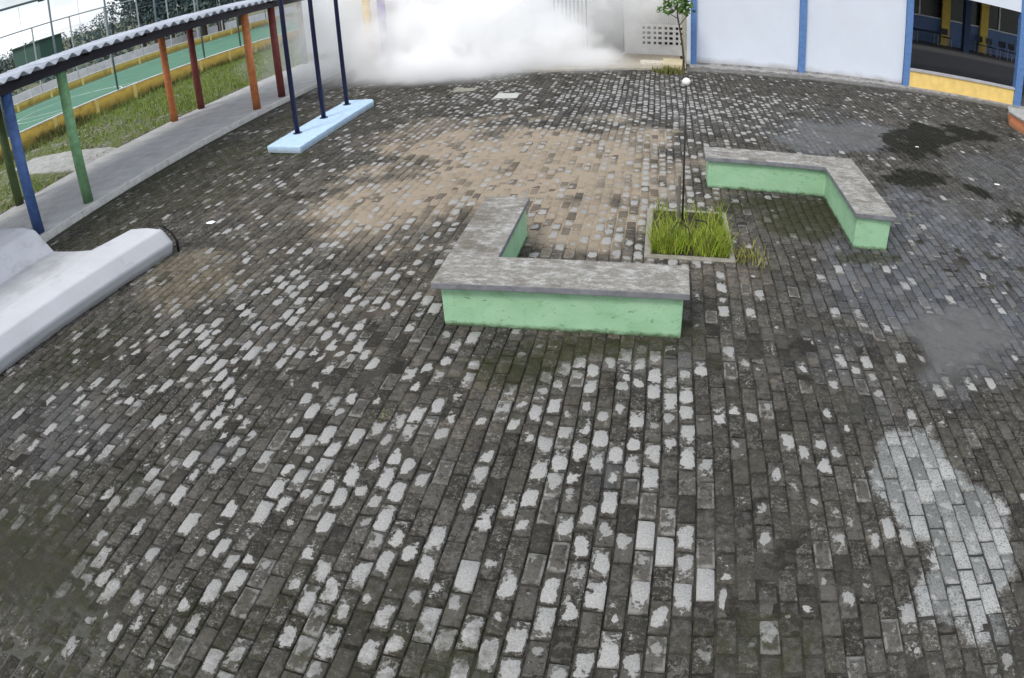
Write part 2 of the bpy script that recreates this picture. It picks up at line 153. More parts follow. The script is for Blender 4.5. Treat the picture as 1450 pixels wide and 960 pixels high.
# ------------------------------------------------------------------ material helpers
class NT:
    def __init__(self, name):
        self.m = bpy.data.materials.new(name); self.m.use_nodes = True
        self.t = self.m.node_tree; self.t.nodes.clear()
        self.out = self.t.nodes.new('ShaderNodeOutputMaterial')
        self.b = self.t.nodes.new('ShaderNodeBsdfPrincipled')
        self.t.links.new(self.b.outputs[0], self.out.inputs['Surface'])
        g = self.t.nodes.new('ShaderNodeNewGeometry'); self.pos = g.outputs['Position']; self.nrm = g.outputs['Normal']
    def set(self, sock, v):
        if hasattr(v, 'is_linked') or isinstance(v, bpy.types.NodeSocket): self.t.links.new(v, sock)
        else:
            if isinstance(v, tuple) and len(v) == 3 and sock.type == 'RGBA': v = v + (1,)
            sock.default_value = v
    def math(self, op, a, b=0.0, clamp=False):
        n = self.t.nodes.new('ShaderNodeMath'); n.operation = op; n.use_clamp = clamp
        self.set(n.inputs[0], a); self.set(n.inputs[1], b); return n.outputs[0]
    def noise(self, scale, detail=4, rough=.55, vec=None, dist=0.0, lo=.3, hi=.7, stretch=None):
        n = self.t.nodes.new('ShaderNodeTexNoise')
        v = vec if vec is not None else self.pos
        if stretch:
            mp = self.t.nodes.new('ShaderNodeMapping'); mp.inputs['Scale'].default_value = stretch
            self.set(mp.inputs['Vector'], v); v = mp.outputs[0]
        self.set(n.inputs['Vector'], v)
        n.inputs['Scale'].default_value = scale; n.inputs['Detail'].default_value = detail
        n.inputs['Roughness'].default_value = rough; n.inputs['Distortion'].default_value = dist
        return self.rng(n.outputs['Fac'], lo, hi)
    def rng(self, v, a, b, c=0.0, d=1.0, smooth=False):
        n = self.t.nodes.new('ShaderNodeMapRange'); n.clamp = True
        if smooth: n.interpolation_type = 'SMOOTHSTEP'
        self.set(n.inputs['Value'], v); self.set(n.inputs['From Min'], a); self.set(n.inputs['From Max'], b)
        self.set(n.inputs['To Min'], c); self.set(n.inputs['To Max'], d); return n.outputs['Result']
    def mix(self, f, a, b, mode='MIX'):
        n = self.t.nodes.new('ShaderNodeMix'); n.data_type = 'RGBA'; n.blend_type = mode
        self.set(n.inputs['Factor'], f); self.set(n.inputs['A'], a); self.set(n.inputs['B'], b); return n.outputs['Result']
    def attr(self, name):
        n = self.t.nodes.new('ShaderNodeAttribute'); n.attribute_name = name
        s = self.t.nodes.new('ShaderNodeSeparateColor'); self.t.links.new(n.outputs['Color'], s.inputs[0])
        return s.outputs[0], s.outputs[1], s.outputs[2], n.outputs['Alpha']
    def sep(self, v):
        s = self.t.nodes.new('ShaderNodeSeparateXYZ'); self.set(s.inputs[0], v); return s.outputs
    def finish(self, col, rough=.8, bump=None, bstr=.3, bdist=.01, spec=.3, metal=0.0):
        self.set(self.b.inputs['Base Color'], col); self.set(self.b.inputs['Roughness'], rough)
        self.b.inputs['Specular IOR Level'].default_value = spec; self.b.inputs['Metallic'].default_value = metal
        if bump is not None:
            n = self.t.nodes.new('ShaderNodeBump'); n.inputs['Strength'].default_value = bstr; n.inputs['Distance'].default_value = bdist
            self.set(n.inputs['Height'], bump); self.t.links.new(n.outputs[0], self.b.inputs['Normal'])
        return self.m

def paint(name, col, dirt=(.10,.09,.07), amt=.35, scale=6, rough=.65, var=.12, low=None, streak=False, metal=0.0):
    """weathered paint: a base colour, tone variation, blotchy dirt, optional grime near the ground"""
    n = NT(name)
    a = n.noise(scale, 6); b = n.noise(scale*5, 4)
    dark = tuple(c*(1-var*2) for c in col); lite = tuple(min(1, c*(1+var)) for c in col)
    c = n.mix(a, dark, lite)
    st = n.noise(scale*.9, 8, .7, dist=.4, stretch=(1,1,.25) if streak else None)
    m = n.rng(n.math('ADD', n.math('MULTIPLY', st, .8), n.math('MULTIPLY', b, .3)), .62, 1.0)
    c = n.mix(n.math('MULTIPLY', m, amt), c, dirt)
    if low is not None:
        z = n.sep(n.pos)[2]
        g = n.rng(n.math('ADD', z, n.math('MULTIPLY', a, -low*S)), 0.0, low*S, 1.0, 0.0)
        c = n.mix(n.math('MULTIPLY', g, .7), c, dirt)
    return n.finish(c, rough, n.math('ADD', b, a), .15, .006, metal=metal)

def flat(name, col, rough=.6, spec=.3, metal=0.0, var=.1, scale=8):
    n = NT(name); a = n.noise(scale, 4)
    return n.finish(n.mix(a, tuple(c*(1-var) for c in col), tuple(min(1,c*(1+var)) for c in col)), rough, spec=spec, metal=metal)

# pavement -----------------------------------------------------------------
def pavement_material(bed):
    n = NT('joint_soil' if bed else 'weathered_paver')
    pale, sand, silt, moss_shade = n.attr('mA')
    black, blue, light, rnd = n.attr('mB')
    big = n.noise(3.5, 5); mid = n.noise(16, 5, .6); fine = n.noise(70, 4, .7); grit = n.noise(190, 3, .7)
    blot = n.noise(11, 6, .72, dist=.5)
    blot2 = n.noise(12.5, 3.4, .58, dist=.25)
    dirtn = n.noise(5, 5, .65)
    sand_c = n.mix(fine, (.215,.175,.128), (.375,.31,.235))
    sm = n.rng(n.math('SUBTRACT', sand, n.math('ADD', n.math('MULTIPLY', n.noise(6, 5, .75), .45), n.math('MULTIPLY', blot, .45))), -.32, .50)
    if bed:
        c = n.mix(fine, (.014,.013,.011), (.036,.033,.028))
        c = n.mix(n.rng(dirtn, .35, .60), c, n.mix(fine, (.030,.028,.023), (.074,.068,.058)))
        c = n.mix(n.math('MULTIPLY', rnd, .8), c, (.10,.10,.09))
        c = n.mix(n.rng(light, .3, .9), c, (.04,.04,.038))
        c = n.mix(n.rng(sand, .15, .7), c, sand_c)
    else:
        tone = n.rng(rnd, 0, 1, .60, 1.35)
        c = n.mix(mid, (.026,.0236,.020), (.065,.060,.0525))
        c = n.mix(n.rng(big, .35, .9, 0, .5), c, (.048,.047,.034))
        c = n.mix(n.rng(blue, .1, 1.0, 0, .75), c, (.095,.103,.120))
        n_t = n.t.nodes.new('ShaderNodeVectorMath'); n_t.operation = 'SCALE'
        n.set(n_t.inputs[0], c); n.set(n_t.inputs['Scale'], tone); c = n_t.outputs[0]
        uv = n.t.nodes.new('ShaderNodeAttribute'); uv.attribute_name = 'loc'
        lx, ly, _l = n.sep(uv.outputs['Vector'])      # -1..1 across and along the brick
        d = [n.math('MAXIMUM', n.math('ABSOLUTE', lx), n.math('ABSOLUTE', ly))]
        h2 = n.math('FRACT', n.math('MULTIPLY', rnd, 17.31)); h3 = n.math('FRACT', n.math('MULTIPLY', rnd, 71.7))
        # lighter worn grains, much stronger on some bricks than on others
        gsum = n.math('ADD', n.math('MULTIPLY', n.noise(40, 5, .8), .65), n.math('MULTIPLY', grit, .40))
        g = n.rng(n.math('ADD', gsum, n.math('MULTIPLY', blot, .35)), .74, 1.02)
        c = n.mix(n.math('MULTIPLY', g, n.rng(h2, .1, .9, .22, 1.0)), c, (.23,.22,.20))
        # half worn greyish patches
        t2 = n.math('ADD', n.math('MULTIPLY', n.noise(17, 4, .7, dist=.5), .85), n.math('MULTIPLY', grit, .15))
        t2 = n.math('SUBTRACT', n.math('ADD', n.rng(h3, 0, 1, .10, .62), n.math('MULTIPLY', pale, .25)), t2)
        c = n.mix(n.rng(t2, 0, .10, 0, .50), c, n.mix(grit, (.070,.065,.058), (.16,.152,.138)))
        # pale worn rims on a few bricks
        rim = n.math('MULTIPLY', n.rng(d[0], .74, .90), n.rng(h3, .93, .95))
        c = n.mix(n.math('MULTIPLY', rim, n.rng(blot, .35, .6, 0, .7)), c, (.24,.235,.22))
        c = n.mix(n.math('MULTIPLY', sm, n.rng(h2, .05, .35, .30, .92)), c, sand_c)
        # where the crust has worn off the paler concrete shows
        ex = n.math('MULTIPLY', n.math('SUBTRACT', lx, n.math('SUBTRACT', h2, .5)), .62)
        ey = n.math('SUBTRACT', ly, n.math('MULTIPLY', n.math('SUBTRACT', h3, .5), 1.3))
        rad = n.math('SQRT', n.math('ADD', n.math('MULTIPLY', ex, ex), n.math('MULTIPLY', ey, ey)))
        thr = n.math('ADD', n.math('MULTIPLY', blot2, .46), n.math('MULTIPLY', fine, .12))
        thr = n.math('ADD', thr, n.math('MULTIPLY', rad, .42))
        thr = n.math('ADD', thr, n.math('MULTIPLY', n.math('POWER', d[0], 5.0), .24))
        pm = n.rng(n.math('SUBTRACT', n.math('SUBTRACT', pale, .085), thr), -.01, .05)
        fl = n.math('ADD', n.math('MULTIPLY', n.noise(24, 4, .65, dist=.4), .80), n.math('MULTIPLY', blot2, .22))
        fl = n.math('ADD', fl, n.math('MULTIPLY', n.math('POWER', d[0], 5.0), .22))
        fl = n.rng(n.math('SUBTRACT', n.math('MULTIPLY', pale, n.rng(h2, 0, 1, .40, .74)), fl), -.01, .06)
        pm = n.math('MAXIMUM', pm, n.math('MULTIPLY', fl, .8))
        pc = n.mix(fine, (.25,.246,.236), (.41,.402,.39))
        pc = n.mix(n.math('MULTIPLY', n.rng(h3, 0, 1, 0, .6), n.rng(pale, .5, .85, 1, .15)), pc, (.17,.165,.15))
        pc = n.mix(n.rng(grit, .66, .9, 0, .65), pc, (.09,.085,.075))
        c = n.mix(pm, c, pc)
        lm = n.rng(n.math('SUBTRACT', light, n.math('ADD', n.math('MULTIPLY', blot, .60), n.math('MULTIPLY', fine, .25))), -.05, .20)
        lc = n.mix(h2, (.15,.154,.148), (.36,.362,.35))
        lc = n.mix(n.rng(fine, .50, .8, 0, .75), lc, (.07,.072,.066))
        lc = n.mix(n.rng(blot2, .62, .8, 0, .6), lc, (.36,.36,.35))
        c = n.mix(lm, c, lc)
    am = n.rng(n.math('SUBTRACT', silt, n.math('ADD', n.math('MULTIPLY', mid, .35), n.math('MULTIPLY', big, .45))), -.1, .8)
    sc = n.mix(mid, (.034,.033,.027), (.066,.062,.053))
    sc = n.mix(n.rng(blue, .2, .8), sc, (.130,.131,.130))
    c = n.mix(n.math('MULTIPLY', am, .80), c, sc)
    mm = n.rng(n.math('SUBTRACT', moss_shade, n.math('MULTIPLY', blot, .7)), -.05, .5)  # moss, plus painted contact shade at the benches and foreground vignette
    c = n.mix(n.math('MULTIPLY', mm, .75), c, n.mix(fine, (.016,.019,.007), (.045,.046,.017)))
    km = n.rng(n.math('SUBTRACT', black, n.math('MULTIPLY', n.noise(7, 7, .72, dist=.5, stretch=(1,.5,1)), 1.0)), -.05, .28)
    c = n.mix(n.math('MULTIPLY', km, .93), c, (.013,.0125,.008))
    ro = n.rng(km, 0, 1, .86, .95)
    return n.finish(c, ro, n.math('ADD', n.math('MULTIPLY', fine, .6), n.math('MULTIPLY', mid, .8)), .6, .008, spec=.12)

MAT_PAVER = pavement_material(False)
MAT_BED = pavement_material(True)

def val_noise(x, y, cell, seed):
    r = np.random.default_rng(seed).random((128, 128))
    u = x/cell; v = y/cell; iu = np.floor(u).astype(int); iv = np.floor(v).astype(int)
    fu = u-iu; fv = v-iv; fu = fu*fu*(3-2*fu); fv = fv*fv*(3-2*fv)
    g = lambda a, b: r[a % 128, b % 128]
    return (g(iu,iv)*(1-fu)*(1-fv) + g(iu+1,iv)*fu*(1-fv) + g(iu,iv+1)*(1-fu)*fv + g(iu+1,iv+1)*fu*fv)

def mask(name, x, y):
    m = np.zeros_like(x)
    wob = (val_noise(x, y, 6.0, 3)-.5)*.8 + (val_noise(x, y, 2.2, 4)-.5)*.5
    for cx, cy, a, b, c, d, amp in MASKS[name]:
        dx = x-cx; dy = y-cy
        r = np.hypot(a*dx+b*dy, c*dx+d*dy) + wob
        t = np.clip((1.35-r)/.8, 0, 1); m = np.maximum(m, amp*t*t*(3-2*t))
    return m

# ------------------------------------------------------------------ courtyard pavement
X_OFF = 2.9 - 78.0
X0, X1, Y0, Y1 = -75.1, 104.0, 1.0, 159.0
def bed_height(x, y):
    sd_, sl = mask('sand', x, y), mask('silt', x, y)
    nz = val_noise(x, y, 1.7, 11)*.5 + val_noise(x, y, .7, 12)*.3 + val_noise(x, y, 5, 13)*.2
    n2 = val_noise(x, y, 1.1, 14)*.6 + val_noise(x, y, .6, 15)*.4
    cov = np.clip(np.maximum(sd_*.66, sl*.90) - nz*.62 - n2*.34 + .05, 0, .55)/.55
    fill = np.clip((val_noise(x, y, 7, 16)*.55 + n2*.5) - .46, 0, .25)*4
    return np.maximum(-.20 + .03*nz + .165*fill, -.20 + cov*.225)

gx = np.arange(-76.0, 106.01, .5); gy = np.arange(-30.0, 160.01, .5)
GX, GY = np.meshgrid(gx, gy, indexing='ij')
px_, py_ = GX.ravel(), GY.ravel()
pz_ = bed_height(px_, py_)
nxg, nyg = len(gx), len(gy)
ii = (np.arange(nxg-1)[:, None]*nyg + np.arange(nyg-1)[None, :]).ravel()
quads = np.stack([ii, ii+nyg, ii+nyg+1, ii+1], 1)

def fast_mesh(name, co, faces, mat):
    me = bpy.data.meshes.new(name)
    me.vertices.add(len(co)); me.vertices.foreach_set('co', np.asarray(co, np.float32).ravel()*S)
    k = faces.shape[1]
    me.loops.add(faces.size); me.loops.foreach_set('vertex_index', faces.ravel().astype(np.int32))
    me.polygons.add(len(faces)); me.polygons.foreach_set('loop_start', np.arange(0, faces.size, k, dtype=np.int32))
    me.update(calc_edges=True); me.materials.append(mat)
    return me
def set_attrs(me, x, y, pale, rnd):
    a = np.stack([pale, mask('sand', x, y), mask('silt', x, y), mask('moss_shade', x, y)], 1)
    b = np.stack([mask('black', x, y), mask('blue', x, y), mask('light', x, y), rnd], 1)
    for nm, d in (('mA', a), ('mB', b)):
        at = me.attributes.new(nm, 'FLOAT_COLOR', 'POINT'); at.data.foreach_set('color', d.astype(np.float32).ravel())

bed_me = fast_mesh('courtyard_pavement', np.stack([px_, py_, pz_], 1), quads, MAT_BED)
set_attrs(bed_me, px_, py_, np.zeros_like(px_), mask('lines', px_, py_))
bed_me.polygons.foreach_set('use_smooth', np.ones(len(quads), bool))
pavement = bpy.data.objects.new('courtyard_pavement', bed_me); COL.objects.link(pavement)
tag(pavement, kind='structure')

# bricks in running bond: columns one unit wide, alternate columns shifted by half a brick
bricks = []
for i in range(0, 180):
    x = X_OFF + i
    if x < X0 or x+1 > X1: continue
    ph = .13 if i % 2 == 0 else 1.13
    for j in range(0, 80):
        y = ph + 2*j
        if y < Y0 or y+2 > Y1: continue
        bricks.append((x+.5, y+1.0))
bricks = np.array(bricks); NB = len(bricks)
bx, by = bricks[:, 0], bricks[:, 1]
in_plinth = (bx > -57.5) & (bx < -51.8) & (by > 91) & (by < 120.5)
in_planter = (bx > -1) & (bx < 7) & (by > 57) & (by < 67.5)
keep = ~(in_plinth | in_planter)
bricks = bricks[keep]; bx, by = bricks[:, 0], bricks[:, 1]; NB = len(bricks)
# slow wander of the courses so that the joints are not ruler straight
wx = (val_noise(bx, by, 14, 21)-.5)*.30; wy = (val_noise(bx, by, 11, 22)-.5)*.35
rnd_b = rng.random(NB)
dens = mask('pale', bx, by)
roll = rng.random(NB)
far_ = np.clip((np.hypot(bx, by)-60)/60, 0, 1)
p_pale = .13 + .85*dens + .22*far_*np.clip((22-bx)/20, 0, 1)*np.clip((bx+58)/25, .1, 1) - .07*np.clip((bx-8)/20, 0, 1)
pale_b = np.where(roll < p_pale, rng.uniform(.40, .84, NB) + .06*far_, rng.uniform(.05, .42, NB))
spots = np.array([(a, b, w) for a, b, w in PALE_SPOTS])
for a, b, w in spots:
    k = np.argmin(((bx-a))**2 + ((by-b)/1.9)**2)
    pale_b[k] = max(pale_b[k], .20 + w*.68 + (.32 if w > 1 else 0))
pale_b *= np.where(mask('light', bx, by) > .3, .45, 1.0)
# individual bricks: the 300 that show largest in the picture
ctr = np.stack([bx*S, by*S, np.zeros(NB)-CAM_H*S], 1)
Mi = np.array(M.to_3x3())
cc = ctr @ Mi
th_ = np.arctan2(np.hypot(cc[:, 0], cc[:, 1]), -cc[:, 2]); rr_ = 2*1002.57*np.sin(th_/2)
hx = np.hypot(cc[:, 0], cc[:, 1])
ppx = 725 + rr_*cc[:, 0]/hx; ppy = 480 - rr_*cc[:, 1]/hx
dist = np.linalg.norm(ctr, axis=1)
vis = (ppx > 5) & (ppx < 1445) & (ppy > 0) & (ppy < 955)
size_rank = np.where(vis, dist**3/(CAM_H*S), 1e9)
order = np.argsort(size_rank); single = np.zeros(NB, bool); single[order[:300]] = True

BASE = np.array([(-1,-1,-1),(1,-1,-1),(1,1,-1),(-1,1,-1),(-1,-1,0),(1,-1,0),(1,1,0),(-1,1,0),(-1,-1,1),(1,-1,1),(1,1,1),(-1,1,1)], float)
FACES = np.array([(8,9,10,11),(0,1,5,4),(1,2,6,5),(2,3,7,6),(3,0,4,7),(4,5,9,8),(5,6,10,9),(6,7,11,10),(7,4,8,11)])
def brick_verts(n):
    """n bricks, corner positions relative to their centres"""
    hw = rng.uniform(.430, .466, n); hl = rng.uniform(.918, .960, n)
    cut = .045
    v = np.zeros((n, 12, 3))
    for k in range(12):
        sx, sy, lv = BASE[k]
        ins = cut if lv == 1 else 0.0
        v[:, k, 0] = sx*(hw-ins) + rng.uniform(-.014, .014, n)
        v[:, k, 1] = sy*(hl-ins) + rng.uniform(-.020, .020, n)
        v[:, k, 2] = {-1: -.5, 0: -.055, 1: 0.0}[int(lv)] + (rng.uniform(-.008, .008, n) if lv > -1 else 0)
    tiltx = rng.normal(0, .010, n); tilty = rng.normal(0, .008, n); dz = rng.normal(0, .020, n)
    v[:, :, 2] += tiltx[:, None]*v[:, :, 0] + tilty[:, None]*v[:, :, 1] + dz[:, None]
    ang = rng.normal(0, .014, n)
    c, s = np.cos(ang)[:, None], np.sin(ang)[:, None]
    x, y = v[:, :, 0].copy(), v[:, :, 1].copy()
    v[:, :, 0] = c*x - s*y; v[:, :, 1] = s*x + c*y
    v[:, :, 0] += rng.normal(0, .014, n)[:, None]; v[:, :, 1] += rng.normal(0, .03, n)[:, None]; return v
BV = brick_verts(NB)
loc_top = np.where(BASE[:, 2] == 1, 1.0, 1.0)
# top face gets a middle vertex so that "distance from the rim" can be interpolated
def with_mid(v):
    mid = v[:, 8:12].mean(1, keepdims=True); return np.concatenate([v, mid], 1)
BV = with_mid(BV)
TRIS = np.array([(8,9,12),(9,10,12),(10,11,12),(11,8,12)])
def brick_faces(off):
    f4 = FACES[1:] + off; return f4, TRIS + off
def brick_mesh(name, V, cx, cy, pale, rnd):
    n = len(V)
    co = V.reshape(-1, 3)
    off = (np.arange(n)*13)
    q = (FACES[1:][None] + off[:, None, None]).reshape(-1, 4); t = (TRIS[None] + off[:, None, None]).reshape(-1, 3)
    me = bpy.data.meshes.new(name)
    me.vertices.add(len(co)); me.vertices.foreach_set('co', (co*S).astype(np.float32).ravel())
    me.loops.add(q.size + t.size); me.loops.foreach_set('vertex_index', np.concatenate([q.ravel(), t.ravel()]).astype(np.int32))
    me.polygons.add(len(q)+len(t))
    me.polygons.foreach_set('loop_start', np.concatenate([np.arange(len(q))*4, q.size + np.arange(len(t))*3]).astype(np.int32))
    me.update(calc_edges=True); me.materials.append(MAT_PAVER)
    wxp = (V[:, :, 0] + cx[:, None]).ravel(); wyp = (V[:, :, 1] + cy[:, None]).ravel()
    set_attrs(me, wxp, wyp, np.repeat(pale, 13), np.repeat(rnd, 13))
    lxy = np.tile(np.concatenate([BASE[:, :2], [[0, 0]]]), (n, 1))
    at = me.attributes.new('loc', 'FLOAT_VECTOR', 'POINT')
    at.data.foreach_set('vector', np.stack([lxy[:, 0], lxy[:, 1], lxy[:, 0]*0], 1).astype(np.float32).ravel())
    return me
cxs, cys = bx + wx, by + wy
idx = np.where(~single)[0]
Vw = BV[idx].copy(); Vw[:, :, 0] += cxs[idx][:, None]; Vw[:, :, 1] += cys[idx][:, None]
z_ = np.zeros(len(idx))
o = bpy.data.objects.new('pavers', brick_mesh('pavers', Vw, z_, z_, pale_b[idx], rnd_b[idx])); COL.objects.link(o)
o.parent = pavement; o['kind'] = 'stuff'
for k in np.where(single)[0]:
    me = brick_mesh('paver', BV[k:k+1], cxs[k:k+1], cys[k:k+1], pale_b[k:k+1], rnd_b[k:k+1])
    o = bpy.data.objects.new('paver', me); COL.objects.link(o)
    o.location = (cxs[k]*S, cys[k]*S, 0); o.parent = pavement

# ------------------------------------------------------------------ common materials
GREY_CONC = paint('grey_concrete', (.36,.36,.34), (.11,.10,.085), .75, 7, .85, .16)
def stained_slab():
    n = NT('stained_slab'); a = n.noise(7, 8, .8, dist=.3, stretch=(1,1.7,1)); b = n.noise(26, 6, .8); c3 = n.noise(70, 4, .7)
    c = n.mix(b, (.14,.132,.112), (.265,.25,.222))
    c = n.mix(n.rng(a, .42, .78, 0, .9), c, n.mix(c3, (.34,.335,.32), (.50,.495,.48)))
    c = n.mix(n.rng(n.noise(2.6, 6, .75), .50, .85, 0, .75), c, (.105,.09,.07))
    # soft dark rims where water dries
    c = n.mix(n.rng(c3, .75, 1, 0, .5), c, (.06,.055,.05))
    return n.finish(c, .85, n.math('ADD', b, c3), .4, .006)
SLAB = stained_slab()
SLAB_EDGE = paint('slab_edge', (.20,.205,.22), (.07,.07,.07), .5, 9, .8, .15)
def green_paint():
    n = NT('green_masonry_paint'); a = n.noise(4, 5); b = n.noise(30, 5, .65); st = n.noise(7, 8, .75, dist=.3, stretch=(1,1,1.8))
    z = n.sep(n.pos)[2]
    c = n.mix(a, (.28,.48,.29), (.35,.56,.36))
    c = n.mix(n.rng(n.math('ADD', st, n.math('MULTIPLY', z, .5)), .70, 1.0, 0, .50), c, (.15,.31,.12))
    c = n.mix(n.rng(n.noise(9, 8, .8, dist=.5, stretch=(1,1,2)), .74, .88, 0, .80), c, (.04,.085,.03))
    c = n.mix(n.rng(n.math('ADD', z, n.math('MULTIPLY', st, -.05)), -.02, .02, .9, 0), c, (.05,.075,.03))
    c = n.mix(n.rng(b, .8, 1, 0, .25), c, (.38,.60,.42))
    return n.finish(c, .7, b, .2, .006)
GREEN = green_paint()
WHITE_WALL = paint('white_wall', (.66,.705,.785), (.33,.32,.30), .05, 1.5, .6, .015, low=1.6)
BLUE = paint('blue_paint', (.11,.22,.46), (.05,.07,.12), .25, 10, .5, .10)
NAVY = flat('navy_paint', (.018,.02,.06), .45)
YELLOW = paint('yellow_wall', (.84,.60,.20), (.45,.30,.12), .30, 5, .7, .06)
OCHRE = paint('ochre_wall', (.80,.54,.12), (.16,.13,.04), .85, 3.0, .85, .12, low=2.2, streak=True)
ORANGE_W = paint('orange_wall', (.74,.28,.13), (.25,.14,.08), .4, 7, .7, .08, low=.8)

# ------------------------------------------------------------------ L shaped benches
def bench(loc, base_pts, slab_pts, ztop, label):
    t = thing('bench', loc, label, 'bench', 'L-shaped masonry benches')
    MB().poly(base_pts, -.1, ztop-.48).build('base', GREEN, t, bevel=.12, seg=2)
    s = MB().poly(slab_pts, ztop-.50, ztop)
    ob = s.build('slab', SLAB, t, bevel=.06, seg=2)
    ob.data.materials.append(SLAB_EDGE)
    for p in ob.data.polygons:
        if abs(p.normal.z) < .5: p.material_index = 1
    return t
bench((-15,43,0), [(-15.1,42.75),(2.0,42.75),(2.0,46.4),(-12.0,46.4),(-12.0,59.6),(-15.1,59.6)],
      [(-15.6,42.1),(2.4,42.3),(2.4,46.8),(-11.7,46.8),(-11.7,60.0),(-15.8,60.0)], 3.75,
      'nearer L-shaped bench with long green front and stained grey slab')
bench((19,61,0), [(19.1,61.3),(22.7,61.4),(22.7,79.3),(5.5,79.3),(5.5,75.8),(19.1,75.6)],
      [(18.8,61.0),(23.1,61.0),(23.1,79.8),(5.1,79.8),(5.1,75.4),(18.8,75.2)], 3.70,
      'farther L-shaped green bench with brownish slab, right of the thin stake')

# ------------------------------------------------------------------ planter with grass, stake and ball
t = thing('planter', (3,62,0), 'square sunken planter with pale concrete rim around a thin stake', 'planter')
rim = MB()
RIMM = paint('planter_rim', (.27,.25,.21), (.16,.15,.10), .6, 12, .85, .15)
rim.box(-1.1,7.0,55.9,56.6,-.2,.12).box(-1.1,-.5,56.62,68.0,-.2,.10).box(6.5,7.0,56.62,68.0,-.2,.09).box(-.48,6.48,67.5,68.0,-.2,.11)
rim.build('rim', RIMM, t, bevel=.05)
SOIL = flat('dark_soil', (.035,.028,.018), .95, var=.4, scale=20)
MB().box(-.49,6.49,56.61,67.49,-.2,.04).build('soil', SOIL, t)

def grass_mat(name, a, b, tip):
    n = NT(name); r = n.noise(9, 3); f = n.noise(60, 2)
    c = n.mix(r, a, b); c = n.mix(n.rng(f, .5, 1, 0, .6), c, tip)
    m = n.finish(c, .6, spec=.2)
    return m
def blades(name, n, fx, fy, zf, hmin, hmax, wid, mat, lean=.35, seed=1, hf=None):
    g = np.random.default_rng(seed)
    x, y = fx(g, n), fy(g, n)
    if hf is not None:
        k = hf(x, y); keep = g.random(len(x)) < k; x, y, k = x[keep], y[keep], k[keep]
    else: k = np.ones(len(x))
    n = len(x)
    h = g.uniform(hmin, hmax, n)*(.5+.5*k); a = g.uniform(0, 2*np.pi, n); la = g.uniform(0, 2*np.pi, n); ln = g.uniform(.1, 1, n)*lean*h
    z = zf(x, y); w = wid*g.uniform(.6, 1.3, n)
    dx, dy = np.cos(a)*w, np.sin(a)*w; lx, ly = np.cos(la)*ln, np.sin(la)*ln
    V = np.zeros((n, 5, 3))
    V[:, 0] = np.stack([x-dx, y-dy, z-.1], 1); V[:, 1] = np.stack([x+dx, y+dy, z-.1], 1)
    V[:, 2] = np.stack([x-dx*.7+lx*.35, y-dy*.7+ly*.35, z+h*.55], 1); V[:, 3] = np.stack([x+dx*.7+lx*.35, y+dy*.7+ly*.35, z+h*.55], 1)
    V[:, 4] = np.stack([x+lx, y+ly, z+h], 1)
    off = np.arange(n)*5
    T = np.concatenate([np.stack([off, off+1, off+3], 1), np.stack([off, off+3, off+2], 1), np.stack([off+2, off+3, off+4], 1)])
    o = bpy.data.objects.new(name, fast_mesh(name, V.reshape(-1, 3), T, mat)); COL.objects.link(o)
    return o
G_BRIGHT = grass_mat('bright_grass', (.13,.21,.012), (.27,.36,.03), (.45,.50,.12))
G_FIELD = grass_mat('field_grass', (.09,.17,.02), (.23,.30,.055), (.42,.40,.18))
z0f = lambda x, y: np.zeros_like(x)
G_DRY = grass_mat('drying_grass', (.16,.17,.03), (.30,.29,.08), (.45,.42,.18))
px_g = lambda g, n: np.clip(np.where(g.random(n) < .45, g.normal(5.2, 1.0, n), np.where(g.random(n) < .6, g.normal(.8, .9, n), g.uniform(-.3, 6.4, n))), -.4, 6.4)
py_g = lambda g, n: np.where(g.random(n) < .72, g.uniform(56.7, 61.0, n), g.uniform(57, 67.2, n))
o = blades('grass', 1500, px_g, py_g, z0f, .4, 2.25, .05, G_BRIGHT, .85, 5)
tag(o, 'bright green grass growing in the concrete planter', 'grass', kind='stuff')
o = blades('dry_grass', 520, px_g, py_g, z0f, .4, 2.3, .045, G_DRY, 1.2, 15)
tag(o, 'yellowing bent blades mixed into the planter grass', 'grass', kind='stuff')
o = blades('weeds', 110, lambda g, n: g.normal(8.4, .8, n), lambda g, n: g.normal(57.2, 1.1, n), z0f, .2, 1.3, .05, G_DRY, .9, 6)
tag(o, 'small sparse weeds on the bricks beside the planter corner', 'weeds', kind='stuff')
o = blades('weeds', 34, lambda g, n: g.normal(-15.6, .4, n), lambda g, n: g.normal(31.5, .5, n), z0f, .05, .22, .035, G_DRY, .9, 7)
tag(o, 'tiny yellow-green weed between bricks left of the near bench', 'weeds', kind='stuff')
STAKE = flat('dark_stake', (.03,.028,.025), .6)
t = thing('garden_stake', (2.3,62.8,0), 'tall thin dark stake with white ball on top in the planter', 'stake')
MB().tube([(2.35,62.8,0),(2.28,62.8,7),(2.3,62.8,14.1)], [.10,.09,.08], 8).build('pole', STAKE, t, smooth=True)
ball = MB(); N1, N2 = 8, 12; vs = []; fs = []
for i in range(N1+1):
    for k in range(N2):
        ph = math.pi*i/N1; a_ = 2*math.pi*k/N2; r_ = .38*(1+.05*math.sin(3*a_+i))
        vs.append((2.3+r_*math.sin(ph)*math.cos(a_), 62.8+r_*math.sin(ph)*math.sin(a_), 14.35+r_*.95*math.cos(ph)))
for i in range(N1):
    for k in range(N2): fs.append((i*N2+k, (i+1)*N2+k, (i+1)*N2+(k+1)%N2, i*N2+(k+1)%N2))
ball.add(vs, fs).build('ball', flat('white_plastic', (.85,.85,.84), .4), t, smooth=True)
t = thing('short_stake', (2.0,63.4,0), 'short grey stake right behind the tall thin stake', 'stake')
MB().tube([(2.0,63.4,0),(1.95,63.4,5.2)], [.16,.14], 8).build('post', flat('grey_wood', (.16,.14,.12), .8), t)
t = thing('dry_branch', (3,60,0), 'dark bent dry branch lying in the planter grass', 'branch')
